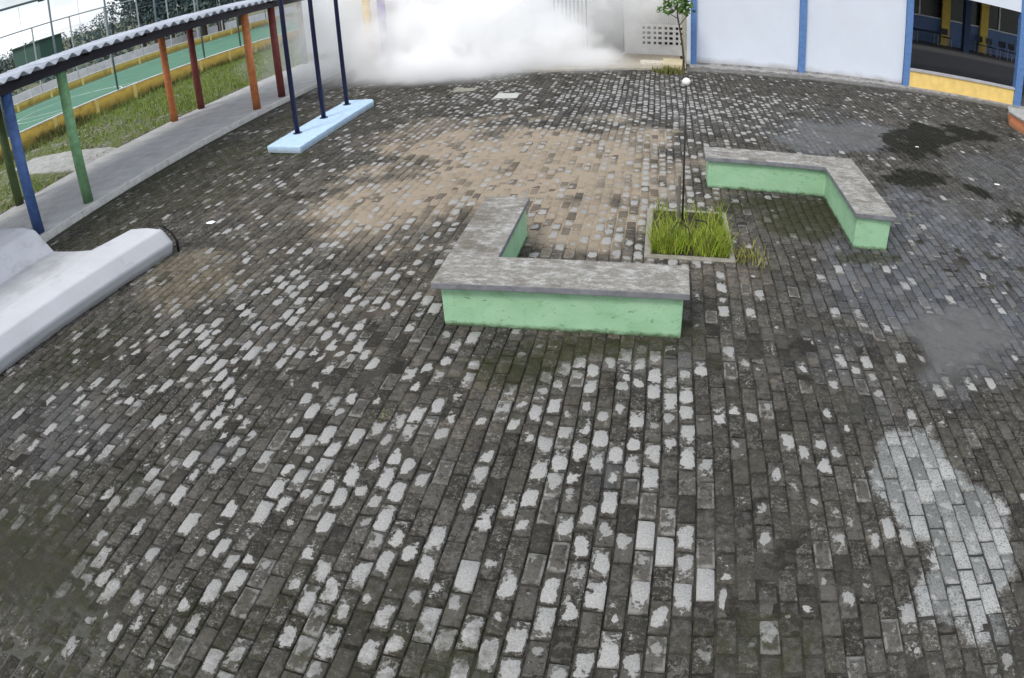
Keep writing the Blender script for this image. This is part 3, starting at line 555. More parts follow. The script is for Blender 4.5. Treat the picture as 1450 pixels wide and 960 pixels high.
b_ = MB(); b_.tube([(1.0,58.5,1.1),(1.8,59,2.3),(2.8,59.3,1.6),(3.2,59,.4)], [.07,.08,.07,.05], 6); b_.tube([(3.4,60,2.2),(4.4,60.2,2.0),(5.2,60,.9)], [.09,.08,.05], 6)
b_.build('twigs', STAKE, t)

# ------------------------------------------------------------------ white trough on the left
TROUGH = paint('whitewash', (.50,.505,.53), (.20,.20,.19), .38, 2, .85, .04, low=.35)
prof = [(-49.3,-.1),(-48.8,1.3),(-49.9,2.9),(-52.0,3.12),(-54.3,3.05),(-58.5,1.7),(-62.4,.5),(-66,.38),(-70.1,.45),(-72.8,3.6),(-75,4.0),(-79,4.0),(-82.5,3.6),(-83,-.1)]
t = thing('trough', (-60,54,0), 'long whitewashed concrete trough with raised rounded sides at the left edge', 'trough')
mb = MB(); n_ = len(prof); ys = [54.6, 54.2, 44, 30, 14, -4]; vs = []
for q, y in enumerate(ys):
    sh = -(54.6-y)*.165
    for x, z in prof:
        k = .92 if q == 0 else 1
        vs.append((-61+(x+61)*(1 if q else .985)+sh, y, z*k))
fs = [tuple(range(n_))]
for q in range(len(ys)-1):
    for i in range(n_-1): fs.append((q*n_+i, (q+1)*n_+i, (q+1)*n_+i+1, q*n_+i+1))
fs.append(tuple(range((len(ys)-1)*n_, len(ys)*n_))[::-1])
ob = mb.add(vs, fs).build('body', TROUGH, t)
mod = ob.modifiers.new('bevel', 'BEVEL'); mod.width = .30*S; mod.segments = 3; mod.limit_method = 'ANGLE'; mod.angle_limit = R(22)
MB().tube([(-48.65,54.7,.1),(-48.6,54.75,1.3),(-49.1,54.75,2.3),(-50.0,54.75,2.95),(-50.6,54.75,3.1)], [.14,.17,.18,.16,.1], 8).build('end_band', flat('black_rubber', (.01,.01,.01), .6), t, smooth=True)

# ------------------------------------------------------------------ flagpoles on a pale blue plinth
PLINTH = paint('pale_blue_paint', (.47,.63,.80), (.24,.27,.28), .5, 8, .7, .06, low=.45)
t = thing('plinth', (-55,105,0), 'long low pale blue concrete plinth carrying three dark poles', 'plinth')
MB().poly([(-58.0,91.0),(-51.2,89.3),(-51.6,119.6),(-52.6,121.3),(-58.0,121.6)], -.1, 1.0).build('base', PLINTH, t, bevel=.1)
for k, (y, lb) in enumerate(((97.8,'nearest of the three dark blue poles on the pale blue plinth'), (107.6,'middle one of the three dark blue poles on the pale blue plinth'), (117.5,'farthest of the three dark blue poles, beside the smoke'))):
    t = thing('flagpole', (-56.1,y,1.0), lb, 'flagpole', 'dark flagpoles on the plinth')
    MB().tube([(-56.1,y,.9),(-56.1,y,30),(-56.1,y,58)], [.42,.38,.30], 14).build('pole', NAVY, t, smooth=True)
    MB().tube([(-56.1,y,.95),(-56.1,y,1.12)], [.75,.75], 14).build('base_plate', NAVY, t)

# ------------------------------------------------------------------ covered walkway
WALK = paint('walkway_concrete', (.44,.435,.43), (.22,.21,.19), .40, 3, .85, .10)
KERB = paint('kerb_paint', (.60,.59,.57), (.25,.24,.21), .5, 10, .8, .1)
o = MB().box(-101.6,-78.3,-40,190,-.6,.45).build('walkway', WALK); tag(o, kind='structure')
for k in range(19):
    y_ = -20 + k*11.0
    MB().box(-78.29,-77.75,y_+.04,y_+10.96,-.6,.48).build('kerb_stone', KERB, bpy.data.objects['walkway'], bevel=.04)
XF = 1.0307
def zf_(z): return CAM_H - (CAM_H-z)*XF
t = thing('walkway_canopy', (-90,93,0), 'corrugated canopy on coloured round posts over the left walkway', 'canopy')
POSTC = {'blue': (.075,.14,.34), 'green': (.20,.38,.19), 'orange': (.60,.21,.08), 'dark red': (.20,.05,.045), 'olive': (.08,.12,.045), 'brown': (.22,.13,.07)}
PM = {k: paint(k.replace(' ', '_')+'_post_paint', v, tuple(c*.35 for c in v), .55, 9, .6, .14, low=1.6) for k, v in POSTC.items()}
DARKB = flat('dark_beam_paint', (.022,.020,.030), .6)
for x, y, c in ((-77.5,58.8,'blue'),(-77.4,69.5,'green'),(-77.2,119.7,'orange'),(-77.4,130.5,'dark red'),
                (-97.6,71.5,'olive'),(-97.2,117.4,'orange'),(-97.2,127.6,'dark red'),(-97.2,179.5,'brown')):
    x, y = x*XF, y*XF
    o = MB().tube([(x,y,.4),(x,y,21.2)], [.84,.78], 18).build('post', PM[c], t, smooth=True)
    o['label'] = '%s round post of the walkway canopy, %s row' % (c, 'outer' if x > -85 else 'inner')
zb0, zb1 = zf_(20.95), zf_(22.4)
MB().box(-77.9*XF,-76.4*XF,-30,152,zb0,zb1).build('front_beam', DARKB, t)
MB().box(-98.0*XF,-96.8*XF,-30,188,zb0,zb1-.1).build('rear_beam', DARKB, t)
SHEET = paint('fibre_cement', (.40,.43,.49), (.26,.29,.33), .45, 5, .8, .10)
pitchc = 2.45
def roof_z(x, y):
    base = np.interp(-x, [75.9, 88.7, 104], [22.62, 23.05, 22.45])
    return float(base) + .33*math.cos(2*math.pi*y/pitchc)
for k in range(18):
    ya, yb = -20 + k*pitchc*4, -20 + (k+1)*pitchc*4 + .1
    if ya > 152: break
    for side, xs_ in (('front', (-75.9, -82, -88.7)), ('rear', (-88.6, -96, -104))):
        mb = MB(); n_ = 4*10+1; vs = []; fs = []
        for i in range(n_):
            y = ya + (yb-ya)*i/(n_-1)
            for x in xs_: vs.append((x, y, roof_z(x, y) + (.06 if k % 2 else 0) - (.03 if side == 'rear' else 0)))
        for i in range(n_-1):
            for j in range(2): fs.append((i*3+j, i*3+j+1, (i+1)*3+j+1, (i+1)*3+j))
        o = mb.add(vs, fs).build('roof_sheet', SHEET, t, smooth=True)
        m = o.modifiers.new('solid', 'SOLIDIFY'); m.thickness = .08*S
for k in range(12):
    y = -8 + 14*k
    MB().box(-101.5,-77.5,y,y+.5,zb1-.35,zb1-.02).build('rafter', DARKB, t)

# ------------------------------------------------------------------ field, side path, court, far ground
def field_material():
    n = NT('rough_field'); a = n.noise(1.3, 6, .65); b = n.noise(7, 6, .7); f = n.noise(50, 4, .7)
    c = n.mix(f, (.055,.085,.018), (.15,.18,.055))
    c = n.mix(n.rng(b, .45, .8), c, (.20,.185,.10))
    r = n.rng(n.math('ADD', n.math('MULTIPLY', a, .6), n.math('MULTIPLY', b, .4)), .60, .72)
    c = n.mix(n.math('MULTIPLY', r, .9), c, n.mix(f, (.14,.13,.12), (.42,.40,.37)))
    return n.finish(c, .95, n.math('ADD', b, f), .6, .03)
FIELD = field_material()
n = NT('far_ground'); a = n.noise(.12, 6); b = n.noise(1.1, 5)
FAR = n.finish(n.mix(b, n.mix(a, (.05,.075,.03), (.13,.14,.07)), (.16,.15,.10)), .95)
o = MB().add([(-9000,-4000,-.75),(9000,-4000,-.75),(9000,12000,-.75),(-9000,12000,-.75)], [(0,1,2,3)]).build('ground', FAR); tag(o, kind='structure')
gx2 = np.arange(-156.0, -101.4, 1.0); gy2 = np.arange(20.0, 320.1, 1.0)
A_, B_ = np.meshgrid(gx2, gy2, indexing='ij'); xf, yf = A_.ravel(), B_.ravel()
fz = lambda x, y: .05 + .5*(val_noise(x, y, 9, 31)-.5) + .35*(val_noise(x, y, 2.5, 32)-.5)
ny2 = len(gy2); ii = (np.arange(len(gx2)-1)[:, None]*ny2 + np.arange(ny2-1)[None, :]).ravel()
o = bpy.data.objects.new('field_ground', fast_mesh('field_ground', np.stack([xf, yf, fz(xf, yf)], 1), np.stack([ii, ii+ny2, ii+ny2+1, ii+1], 1), FIELD)); COL.objects.link(o); tag(o, kind='structure')
o = MB().poly([(-134,99),(-121,93),(-101.7,91),(-101.7,103),(-106,105),(-122,107),(-134,106)], -.6, .40).build('side_path', GREY_CONC, bevel=.1); tag(o, kind='structure')
def dens_f(x, y):
    k = .25 + .75*(val_noise(x, y, 8, 33) > .42) * (.5+.5*val_noise(x, y, 3, 34))
    k = np.where(y > 130, np.maximum(k, .85), k*.8)
    k = np.where((y > 88) & (y < 106) & (x > -133), 0, k)
    return k
o = blades('field_grass', 26000, lambda g, n: g.uniform(-155, -101.8, n), lambda g, n: g.uniform(62, 270, n), fz, .4, 1.5, .12, G_FIELD, .5, 9, hf=dens_f)
tag(o, 'rough green grass between the walkway and the ochre wall', 'grass', kind='stuff')
o = blades('edge_weeds', 5000, lambda g, n: -153.5 + (g.random(n)**2)*8, lambda g, n: g.uniform(80, 270, n), fz, .6, 2.5, .18, grass_mat('dry_weeds', (.05,.07,.02), (.14,.13,.05), (.24,.19,.08)), .45, 10, hf=lambda x, y: .15 + .85*(val_noise(x, y, 5, 35) > .5))
tag(o, 'tall dry weeds along the foot of the near ochre wall', 'weeds', kind='stuff')
# rubble
RUB = paint('rubble', (.26,.245,.22), (.2,.18,.15), .5, 15, .9, .2)
mb = MB(); g = np.random.default_rng(40)
for k in range(300):
    x, y = (g.normal(-128, 9), g.normal(122, 12)) if k % 2 else (g.normal(-103.5, 1.0), g.uniform(60, 170))
    s_ = g.uniform(.10, .36); mb.add([(x+s_*g.uniform(.6,1.2)*sx, y+s_*g.uniform(.6,1.2)*sy, (.0 if sz < 0 else .25+s_*.6)+g.uniform(-.1,.1)) for sz in (-1,1) for sy in (-1,1) for sx in (-1,1)],
        [(0,1,3,2),(4,6,7,5),(0,4,5,1),(1,5,7,3),(3,7,6,2),(2,6,4,0)])
o = mb.build('rubble', RUB); tag(o, 'pale rubble and gravel scattered over the grass', 'rubble', kind='stuff')

def court_wall(name, x0, y0, x1, y1, h, step, label, mat):
    t = thing(name, (x0, y0, 0), label, 'wall')
    L = math.hypot(x1-x0, y1-y0); dx, dy = (x1-x0)/L, (y1-y0)/L; nx, ny = -dy, dx
    def seg(a, b, w, z0, z1): return [(x0+dx*a+nx*w, y0+dy*a+ny*w), (x0+dx*b+nx*w, y0+dy*b+ny*w), (x0+dx*b-nx*w, y0+dy*b-ny*w), (x0+dx*a-nx*w, y0+dy*a-ny*w)][::-1], z0, z1
    MB().poly(*seg(0, L, .55, -1, h)).build('wall', mat, t)
    MB().poly(*seg(0, L, .72, h, h+.28)).build('coping', KERB, t)
    k = 4
    while k < L:
        MB().poly(*seg(k, k+1.3, .95, -1, h-.05)).build('pilaster', YEL2, t); k += step
    return t
YEL2 = paint('pale_yellow_pilaster', (.74,.60,.22), (.3,.24,.1), .5, 5, .8, .08)
court_wall('near_court_wall', -159, 60, -146.5, 270, 4.5, 17, 'low ochre wall with pale coping between the grass and the court', OCHRE)
court_wall('far_court_wall', -262, 90, -246, 420, 3.6, 21, 'low ochre wall on the far side of the green court', OCHRE)
COURT = paint('court_green', (.075,.19,.125), (.13,.19,.14), .5, .8, .8, .08)
o = MB().poly([(-261.3,80),(-158.8,80),(-147.3,290),(-247,430)], -.5, .12).build('sports_court', COURT); tag(o, kind='structure')
LINE = flat('court_line_paint', (.6,.66,.62), .7)
def strip(x0, y0, x1, y1, w=.5, z=.16):
    L = math.hypot(x1-x0, y1-y0); nx, ny = -(y1-y0)/L*w/2, (x1-x0)/L*w/2
    return MB().add([(x0-nx,y0-ny,z),(x0+nx,y0+ny,z),(x1+nx,y1+ny,z),(x1-nx,y1-ny,z)], [(0,3,2,1)])
for q in ((-172,84,-160,285),(-250,100,-238,400),(-258,170,-155,176),(-225,205,-172,208),(-225,150,-180,146)):
    strip(*q).build('court_line', LINE, bpy.data.objects['sports_court'])
mb = MB()
for k in range(24):
    a0, a1 = math.pi*2*k/24, math.pi*2*(k+1)/24
    s_ = strip(-205+22*math.cos(a0), 185+22*math.sin(a0), -205+22*math.cos(a1), 185+22*math.sin(a1), .5, .165); mb.add(s_.v, s_.f)
mb.build('court_line', LINE, bpy.data.objects['sports_court'])

# tall fences round the court
STEEL = flat('galvanised_steel', (.10,.13,.15), .5, metal=.2)
STEEL2 = flat('faded_steel', (.34,.34,.36), .6)
t = thing('court_fence', (-157.6,138,0), 'tall steel pole fence along the near side of the court', 'fence')
for y in range(72, 270, 22):
    x = -159 + (y-60)*.0595
    MB().tube([(x,y,0),(x,y,38.5)], [.34,.30], 8).build('post', STEEL, t, smooth=True)
    for dz_ in (): pass
MB().tube([(-158.3,50,38.6),(-157.6+3.3,138+55,38.6)], [.34,.34], 8).build('top_rail', STEEL, t)
MB().box(-157.4,-156.0,136.6,138.6,38.0,39.6).build('lamp_head', NAVY, t)
wires = MB()
for y in range(83, 260, 22):
    x = -159 + (y-60)*.0595; wires.tube([(x,y,4.5),(x,y,38)], [.07,.07], 4)
for z in (12, 20, 28):
    wires.tube([(-158.5,60,z),(-147.5,250,z)], [.045,.045], 4)
wires.build('net_wires', STEEL2, t)
t = thing('far_court_fence', (-258,200,0), 'pale steel fence with top rail beyond the green court', 'fence')
for y in range(120, 420, 24):
    x = -262 + (y-90)*.0485
    MB().tube([(x,y,0),(x,y,34.8)], [.40,.40], 6).build('post', STEEL2, t)
MB().tube([(-259.5,120,34.8),(-247,400,34.8)], [.34,.34], 6).build('top_rail', STEEL2, t)
PALEW = paint('pale_boundary', (.66,.67,.70), (.3,.3,.3), .4, 2, .8, .08)
t = thing('boundary_wall', (-290,200,0), 'long pale rendered boundary wall behind the far court wall', 'wall')
MB().box(-291,-290,80,600,-.7,5.2).build('wall', PALEW, t)
t = thing('green_shed', (-420,330,0), 'low dark green shed beyond the court under the sky', 'shed')
d_ = (-.764,.645); cx_, cy_ = d_[0]*560, d_[1]*560
MB().box(cx_-14, cx_+20, cy_-12, cy_+12, -.7, 29).build('wall', flat('shed_green', (.05,.10,.08), .8), t)
MB().box(cx_-16, cx_+22, cy_-14, cy_+14, 29.02, 29.8).build('roof', flat('shed_roof', (.09,.13,.12), .7), t)

# ------------------------------------------------------------------ trees
def leaf_cloud(n, blobs, size, seed):
    g = np.random.default_rng(seed)
    bl = np.array(blobs); w = bl[:, 3]**3; k = g.choice(len(bl), n, p=w/w.sum())
    d = g.normal(size=(n, 3)); d /= np.linalg.norm(d, axis=1)[:, None]
    c = bl[k, :3] + d*(bl[k, 3]*g.uniform(.45, 1.05, n)**.6)[:, None]*np.array([1, 1, .8])
    a = g.normal(size=(n, 3)); a /= np.linalg.norm(a, axis=1)[:, None]
    b = np.cross(a, g.normal(size=(n, 3))); b /= np.linalg.norm(b, axis=1)[:, None]
    s = size*g.uniform(.5, 1.3, n)[:, None]
    V = np.stack([c-a*s, c+b*s*.5, c+a*s, c-b*s*.5], 1)
    return V.reshape(-1, 3), (np.arange(n)*4)[:, None] + np.array([0, 1, 2, 3])
def leaf_mat(name, a, b):
    n = NT(name); r = n.noise(1.0, 4); f = n.noise(12, 2)
    return n.finish(n.mix(f, n.mix(r, a, b), tuple(min(1, c*1.5) for c in b)), .7, spec=.15)
LEAF_FAR = leaf_mat('far_leaves_hazed', (.045,.075,.075), (.085,.12,.11))  # bluish distance haze is mixed into both far leaf colours
LEAF_FAR2 = leaf_mat('far_leaves_dark_hazed', (.030,.050,.060), (.055,.085,.090))
BARK = flat('bark', (.07,.055,.04), .9, var=.3, scale=15)
def tree(dirx, diry, d, h, w, label, mat, seed, n=420):
    g = random.Random(seed); x, y = dirx*d, diry*d
    t = thing('tree', (x, y, -.7), label, 'tree', 'trees on the skyline beyond the court')
    MB().tube([(x,y,-.7),(x+g.uniform(-1,1),y,h*.35),(x+g.uniform(-2,2),y,h*.7)], [w*.06,w*.045,w*.02], 7).build('trunk', BARK, t)
    blobs = [(g.uniform(-.5,.5)*w, g.uniform(-.4,.4)*w, h*g.uniform(.35,.85), w*g.uniform(.18,.34)) for _ in range(9)]
    V, F = leaf_cloud(n, blobs, w*.038, seed)
    me = fast_mesh('crown', V, F, mat); o = bpy.data.objects.new('crown', me); COL.objects.link(o); o.parent = t
    return t
TD = [((-.81,.586),640,28,34),((-.797,.604),640,28,30),((-.785,.62),640,29,36),((-.748,.664),650,30,30),((-.729,.684),660,31,34),((-.712,.702),640,33,30),((-.700,.714),600,34,30),
      ((-.686,.727),560,37,30),((-.672,.740),540,36,28),((-.657,.754),500,50,36),((-.642,.767),490,56,42),((-.626,.78),480,52,42),((-.608,.794),480,58,46),((-.590,.808),470,54,42),((-.570,.822),460,58,44),((-.548,.837),460,52,42)]
TL = ['leftmost low tree on the far skyline at the photo edge', 'low hazy tree just left of the green shed', 'low tree whose crown shows beside the green shed', 'low tree right behind the green shed',
      'small round tree right of the green shed', 'middle tree of the low row above the canopy', 'low tree with loose crown in the gap between fence poles', 'slightly taller tree at the right end of the low skyline row',
      'last low tree before the tall dark trees begin', 'first of the tall dark trees rising above the canopy', 'second tall dark tree from the left above the canopy', 'third tall dark tree from the left above the canopy',
      'broad tall dark tree in the middle of the dense group', 'tall dark tree behind the orange posts of the canopy', 'tall dark tree next to last before the smoke', 'rightmost tall dark tree, beside the white smoke']
for k, ((dx_, dy_), d_, h_, w_) in enumerate(TD):
    tree(dx_, dy_, d_, h_, w_, TL[k], LEAF_FAR2 if k % 2 else LEAF_FAR, 50+k, 1500 if k > 8 else 700)
V, F = leaf_cloud(2600, [(-300-2*k + random.uniform(-6,6), 170+11*k, random.uniform(1,4), random.uniform(5,8.5)) for k in range(36)], 1.5, 90)
o = bpy.data.objects.new('hedge', fast_mesh('hedge', V, F, LEAF_FAR)); COL.objects.link(o); tag(o, 'dark hedge growing behind the pale boundary wall', 'hedge', kind='stuff')

# sapling by the gate
LEAF = leaf_mat('sapling_leaves', (.035,.085,.02), (.09,.17,.04))
t = thing('sapling', (5,154.7,0), 'young tree with thin curved trunk and broad leaves before the perforated gate', 'tree')
tr = [(5.0,154.7,0),(5.05,154.7,3),(4.7,154.7,6.5),(4.2,154.7,9.5),(3.7,154.7,12.5),(3.5,154.7,17)]
mb = MB().tube(tr, [.30,.24,.20,.18,.16,.10], 8)
mb.tube([(4.1,154.7,10.5),(5.6,155,12.5),(6.6,155,14.2)], [.10,.08,.04], 6); mb.tube([(3.8,154.7,12),(1.8,154.3,13.2),(.2,154,13.4)], [.1,.08,.04], 6)
mb.build('trunk', flat('sapling_bark', (.06,.05,.04), .85), t, smooth=True)
V, F = leaf_cloud(330, [(3.6,154.7,15.5,2.7),(5.6,155,14.2,1.9),(1.4,154.3,14.2,1.8),(-.4,154,13.7,.9),(3.4,155,18.5,3.0),(5.4,154.6,12.6,.9)], .75, 91)
o = bpy.data.objects.new('crown', fast_mesh('crown', V-np.array([5,154.7,0]), F, LEAF)); COL.objects.link(o); o.parent = t
o = blades('weeds', 300, lambda g, n: g.normal(1.8, 1.5, n), lambda g, n: g.normal(152.6, 1.0, n), z0f, .4, 1.9, .13, grass_mat('olive_weeds', (.07,.09,.02), (.17,.17,.05), (.3,.26,.1)), .6, 12)
tag(o, 'yellow-green weeds at the foot of the young tree', 'weeds', kind='stuff')

# ------------------------------------------------------------------ apron, gate and things behind
APRON = paint('worn_apron', (.40,.36,.29), (.2,.18,.14), .5, 6, .85, .12)
o = MB().poly([(-30,150.5),(-22,151),(-9,154.5),(4.8,156.2),(4.8,179),(-30,179)], -.4, .45).build('concrete_apron', APRON, bevel=.08); tag(o, kind='structure')
o = MB().box(-26,-9.5,162.5,166,.4,1.15).build('concrete_step', GREY_CONC, bevel=.06); tag(o, 'grey concrete step left of the gate, half hidden in smoke', 'step')
o = MB().box(-4.6,1.3,160.5,164.2,.4,1.0).build('concrete_slab', paint('pale_slab', (.60,.56,.48), (.3,.27,.2), .4, 9, .8, .1), bevel=.06); tag(o, 'pale narrow slab lying below the perforated gate', 'slab')
o = MB().box(.6,5.6,156.6,166,.42,1.3).build('concrete_block', paint('yellowish_block', (.58,.50,.33), (.3,.25,.15), .5, 9, .8, .12), bevel=.08); tag(o, 'yellowish worn block behind the young tree', 'block')
GATEM = paint('white_gate', (.70,.71,.73), (.33,.32,.32), .3, 5, .6, .05)
t = thing('perforated_gate', (-1,178,0), 'white metal gate with rows of small square holes', 'gate')
MB().box(-9,7,177.9,178.3,.6,2.9).build('lower_panel', GATEM, t)
MB().box(-9,7,177.9,178.3,8.35,26).build('upper_panel', paint('ribbed_gate', (.55,.56,.60), (.3,.3,.33), .3, 5, .6, .06, streak=True), t)
MB().box(-9,-5.2,177.92,178.28,2.9,8.35).build('side_panel', GATEM, t)
mb = MB(); zz = [2.9,3.05,3.75,4.35,5.05,5.65,6.35,6.95,7.65,8.35]
for k in range(0, 9, 2): mb.box(-5.2,7,177.92,178.28,zz[k],zz[k+1])
xs = []; x = -5.2
while x < 6.6:
    xs += [(x, x+.75), (x+1.4, x+1.9)]; x += 2.75
for a_, b2 in xs:
    for k in range(1, 9, 2): mb.box(a_, b2, 177.92, 178.28, zz[k]+.001, zz[k+1]-.001)
mb.build('lattice', GATEM, t)
for k in range(30):
    x = -9 + k*.54
    MB().tube([(x,177.86,8.6),(x,177.86,26)], [.08,.08], 4).build('rib', GATEM, t)
MB().box(-9.2,7.2,177.7,178.4,.3,.58).build('bottom_rail', GATEM, t)
o = MB().box(-12,12,184,185,0,30).build('shade_backing', flat('dark_backing', (.02,.02,.022), .9)); tag(o, 'dark backing added behind the gate as the shade in its holes', 'wall')  # near-black sheet added so the gate holes read as shade
o = MB().box(5.4,6.9,163.6,178,.4,28).build('side_wall', paint('beige_side', (.46,.42,.33), (.2,.18,.13), .5, 5, .8, .1), bevel=.05); tag(o, 'stained beige wall edge between the gate and the blue post', 'wall')
o = MB().box(-18,-9.3,178,179,.4,28).build('grey_wall', paint('grey_render', (.24,.25,.265), (.2,.2,.2), .4, 5, .85, .1)); tag(o, 'shaded grey wall left of the perforated gate behind smoke', 'wall')
t = thing('bar_gate', (-20.6,165,.4), 'tall gate of thin vertical bars half hidden by smoke', 'gate')
for k in range(9):
    x = -24.3 + k*.92
    MB().tube([(x,165,.5),(x,165,26)], [.13,.13], 6).build('bar', STEEL if k in (0, 8) else STEEL2, t)
MB().box(-24.5,-16.8,164.9,165.1,.9,1.3).build('bottom_rail', STEEL2, t)
MB().box(-24.5,-16.8,164.9,165.1,20,20.4).build('top_rail', STEEL2, t)
o = MB().box(-110,-24,205,206,0,34).build('white_back_wall', WHITE_WALL); tag(o, 'white building wall behind the thick smoke', 'wall')
for x, y, c, lb in ((-66.3,155,YELLOW,'yellow column fading into the smoke behind the flagpoles'), (-62.6,155,paint('violet_post', (.30,.24,.46), (.1,.1,.2), .3, 5),'violet column beside the yellow one in the smoke')):
    o = MB().tube([(x,y,0),(x,y,34)], [.95,.95], 12).build('column', c, smooth=True); tag(o, lb, 'column', 'coloured columns behind the smoke')
# ground plates
PLATE = paint('pale_plate', (.46,.47,.44), (.2,.19,.16), .5, 12, .85, .1)
o = MB().poly([(-29.7,122.4),(-25.4,122.3),(-25.6,126.6),(-29.7,126.8)], -.2, .07).build('cover_plate', PLATE, bevel=.03); tag(o, 'pale square cover plate on the bricks near the smoke', 'cover plate', 'cover plates')
o = MB().poly([(-39.6,129.6),(-35.2,129.8),(-35.0,132.6),(-39.4,132.8)], -.2, .06).build('cover_plate', paint('dull_plate', (.26,.26,.20), (.12,.11,.08), .5, 12, .85, .1), bevel=.03); tag(o, 'dull olive cover plate at the edge of the smoke', 'cover plate', 'cover plates')
PAPER = flat('litter_white', (.8,.8,.8), .6)
for k, (x, y, r_, lb) in enumerate(((49.2,89.5,.5,'white scrap of litter on the dark stained bricks at right'), (41.3,104.5,.42,'smaller white scrap above the dark stain at right'), (-49.6,62.6,.75,'white scrap of paper on bricks near the trough end'))):
    g = random.Random(k); mb = MB()
    pts = [(x+r_*math.cos(a)*g.uniform(.6,1.1), y+r_*.8*math.sin(a)*g.uniform(.6,1.1)) for a in [i*math.pi/4 for i in range(8)]]
    c_ = (x, y, .22)
    mb.add([(a, b, .05+g.uniform(0,.12)) for a, b in pts] + [c_], [(i, (i+1) % 8, 8) for i in range(8)])
    o = mb.build('litter', PAPER); m = o.modifiers.new('solid', 'SOLIDIFY'); m.thickness = .03*S
    tag(o, lb, 'litter', 'scraps of litter')

# ------------------------------------------------------------------ school building on the right
t = thing('school_building', (50,164,0), 'white walled school wing with blue posts and an open yellow-walled bay', 'building')
KSTRIP = paint('kerb_strip', (.34,.33,.32), (.08,.075,.065), .95, 7, .9, .25)
o = MB().poly([(4.8,155.6),(30.6,156.6),(58.8,158.2),(96,159.2),(96,166),(4.8,166)], -.4, .18).build('building_kerb', paint('old_kerb', (.15,.145,.135), (.33,.32,.30), .9, 6, .9, .2)); tag(o, kind='structure')
o2 = MB().poly([(6.6,160.2),(60,161.2),(96,162.0),(96,166),(6.6,166)], .1, .5).build('kerb_step', KSTRIP, o, bevel=.05)
for a_, b2, lb in ((8.2,32.3,None),(34.0,58.9,None)):
    MB().box(a_,b2,164.4,165.0,.9,32).build('wall_panel', WHITE_WALL, t)
    MB().box(a_+.02,b2-.02,164.2,164.98,.5,.88).build('plinth_strip', KSTRIP, t)
MB().box(6.0,6.9,163.2,165.2,.5,32).build('edge_trim', WHITE_WALL, t)
for x in (7.5,33.15,59.8,92.4):
    w_ = .78 if x < 90 else 1.15
    MB().box(x-w_,x+w_,163.5,165.3,.4,32).build('post', BLUE, t, bevel=.08)
MB().box(60.7,91.2,163.9,164.9,.4,4.35).build('low_wall', YELLOW, t)
MB().box(60.6,91.25,163.6,165.2,4.36,4.95).build('sill', paint('sill_grey', (.42,.42,.44), (.2,.2,.2), .4, 8, .8, .08), t, bevel=.05)
MB().box(60.6,91.25,163.8,165.0,24.6,32).build('lintel', WHITE_WALL, t)
MB().box(93.6,170,163.8,165.0,24.6,32).build('lintel', WHITE_WALL, t)
MB().box(7,205,163,236,32.02,33).build('roof', GREY_CONC, t)  # gap between the roof slabs made up to let sky into the hall
MB().box(7,205,256,308,32.02,33).build('roof', GREY_CONC, t)
MB().box(60.9,205,165.3,306,-.2,.95).build('floor', paint('hall_floor', (.085,.085,.09), (.05,.05,.05), .4, 3, .6, .1), t)
DADO = paint('dado_blue', (.105,.17,.32), (.08,.1,.16), .3, 3, .6, .08)
DARKW = flat('dark_glass', (.012,.014,.018), .25, spec=.5)
MB().box(62,205,300,301,.95,12.2).build('dado', DADO, t)
MB().box(62,205,299.7,300.9,12.21,12.7).build('window_sill', GATEM, t)
MB().box(62,205,301,301.3,12.7,27.5).build('window_glass', DARKW, t)
MB().box(62,205,300,301.2,27.6,32).build('upper_wall', DADO, t)
for x in (114,155.5,172,190): MB().box(x-.35,x+.35,300.3,300.9,12.72,27.58).build('window_mullion', GATEM, t)
YDULL = paint('pilaster_yellow', (.66,.47,.09), (.3,.2,.06), .3, 5, .7, .08)
for x in (126.5,146.5,180): MB().box(x-2.0,x+2.0,298.2,299.6,.96,31.9).build('pilaster', YDULL, t)
MB().box(128.4,131.2,281,284,.96,31.9).build('inner_pillar', flat('inner_pillar_blue', (.03,.05,.10), .7), t)
MB().box(60.2,60.88,165.4,301,-.2,31.9).build('side_wall', flat('side_wall_dark', (.05,.09,.16), .8), t)
# low orange planter wall at the far right
t = thing('orange_planter_wall', (80,135,0), 'low orange wall with grey top beside the last blue post', 'wall')
MB().poly([(76.2,118),(76.0,137.0),(79,143.5),(97,143.5),(97,118)], -.1, 2.6).build('base', ORANGE_W, t, bevel=.1)
MB().poly([(75.8,117.6),(75.6,137.2),(78.8,144),(97.4,144),(97.4,117.6)], 2.61, 3.05).build('top_slab', GREY_CONC, t, bevel=.06)

# chairs in the hall
CH = flat('chair_plastic', (.012,.016,.03), .5); CHL = flat('chair_steel', (.35,.35,.36), .4, metal=.4)
def make_chair(loc, label):
    t = thing('chair', loc, label, 'chair', 'chairs along the far wall of the hall'); x, y, z = loc
    MB().box(x-1.9,x+1.9,y-1.8,y+1.8,z+3.7,z+4.05).build('seat', CH, t, bevel=.15)
    mb = MB(); mb.add([(x-1.8,y+1.7,z+4.9),(x+1.8,y+1.7,z+4.9),(x+1.9,y+2.2,z+7.6),(x-1.9,y+2.2,z+7.6),(x-1.8,y+2.0,z+4.9),(x+1.8,y+2.0,z+4.9),(x+1.9,y+2.5,z+7.6),(x-1.9,y+2.5,z+7.6)],
        [(0,1,2,3),(7,6,5,4),(0,4,5,1),(1,5,6,2),(2,6,7,3),(3,7,4,0)]); mb.build('backrest', CH, t, bevel=.12)
    for sx in (-1, 1):
        for sy in (-1, 1):
            MB().tube([(x+sx*1.7,y+sy*1.6,z+(3.9 if sy < 0 else 5.2)),(x+sx*1.9,y+sy*2.0,z+.02)], [.14,.14], 6).build('leg', CHL, t)
    return t
c0 = make_chair((142,292,.95), 'dark chair directly before the right yellow pilaster, leftmost of its row')
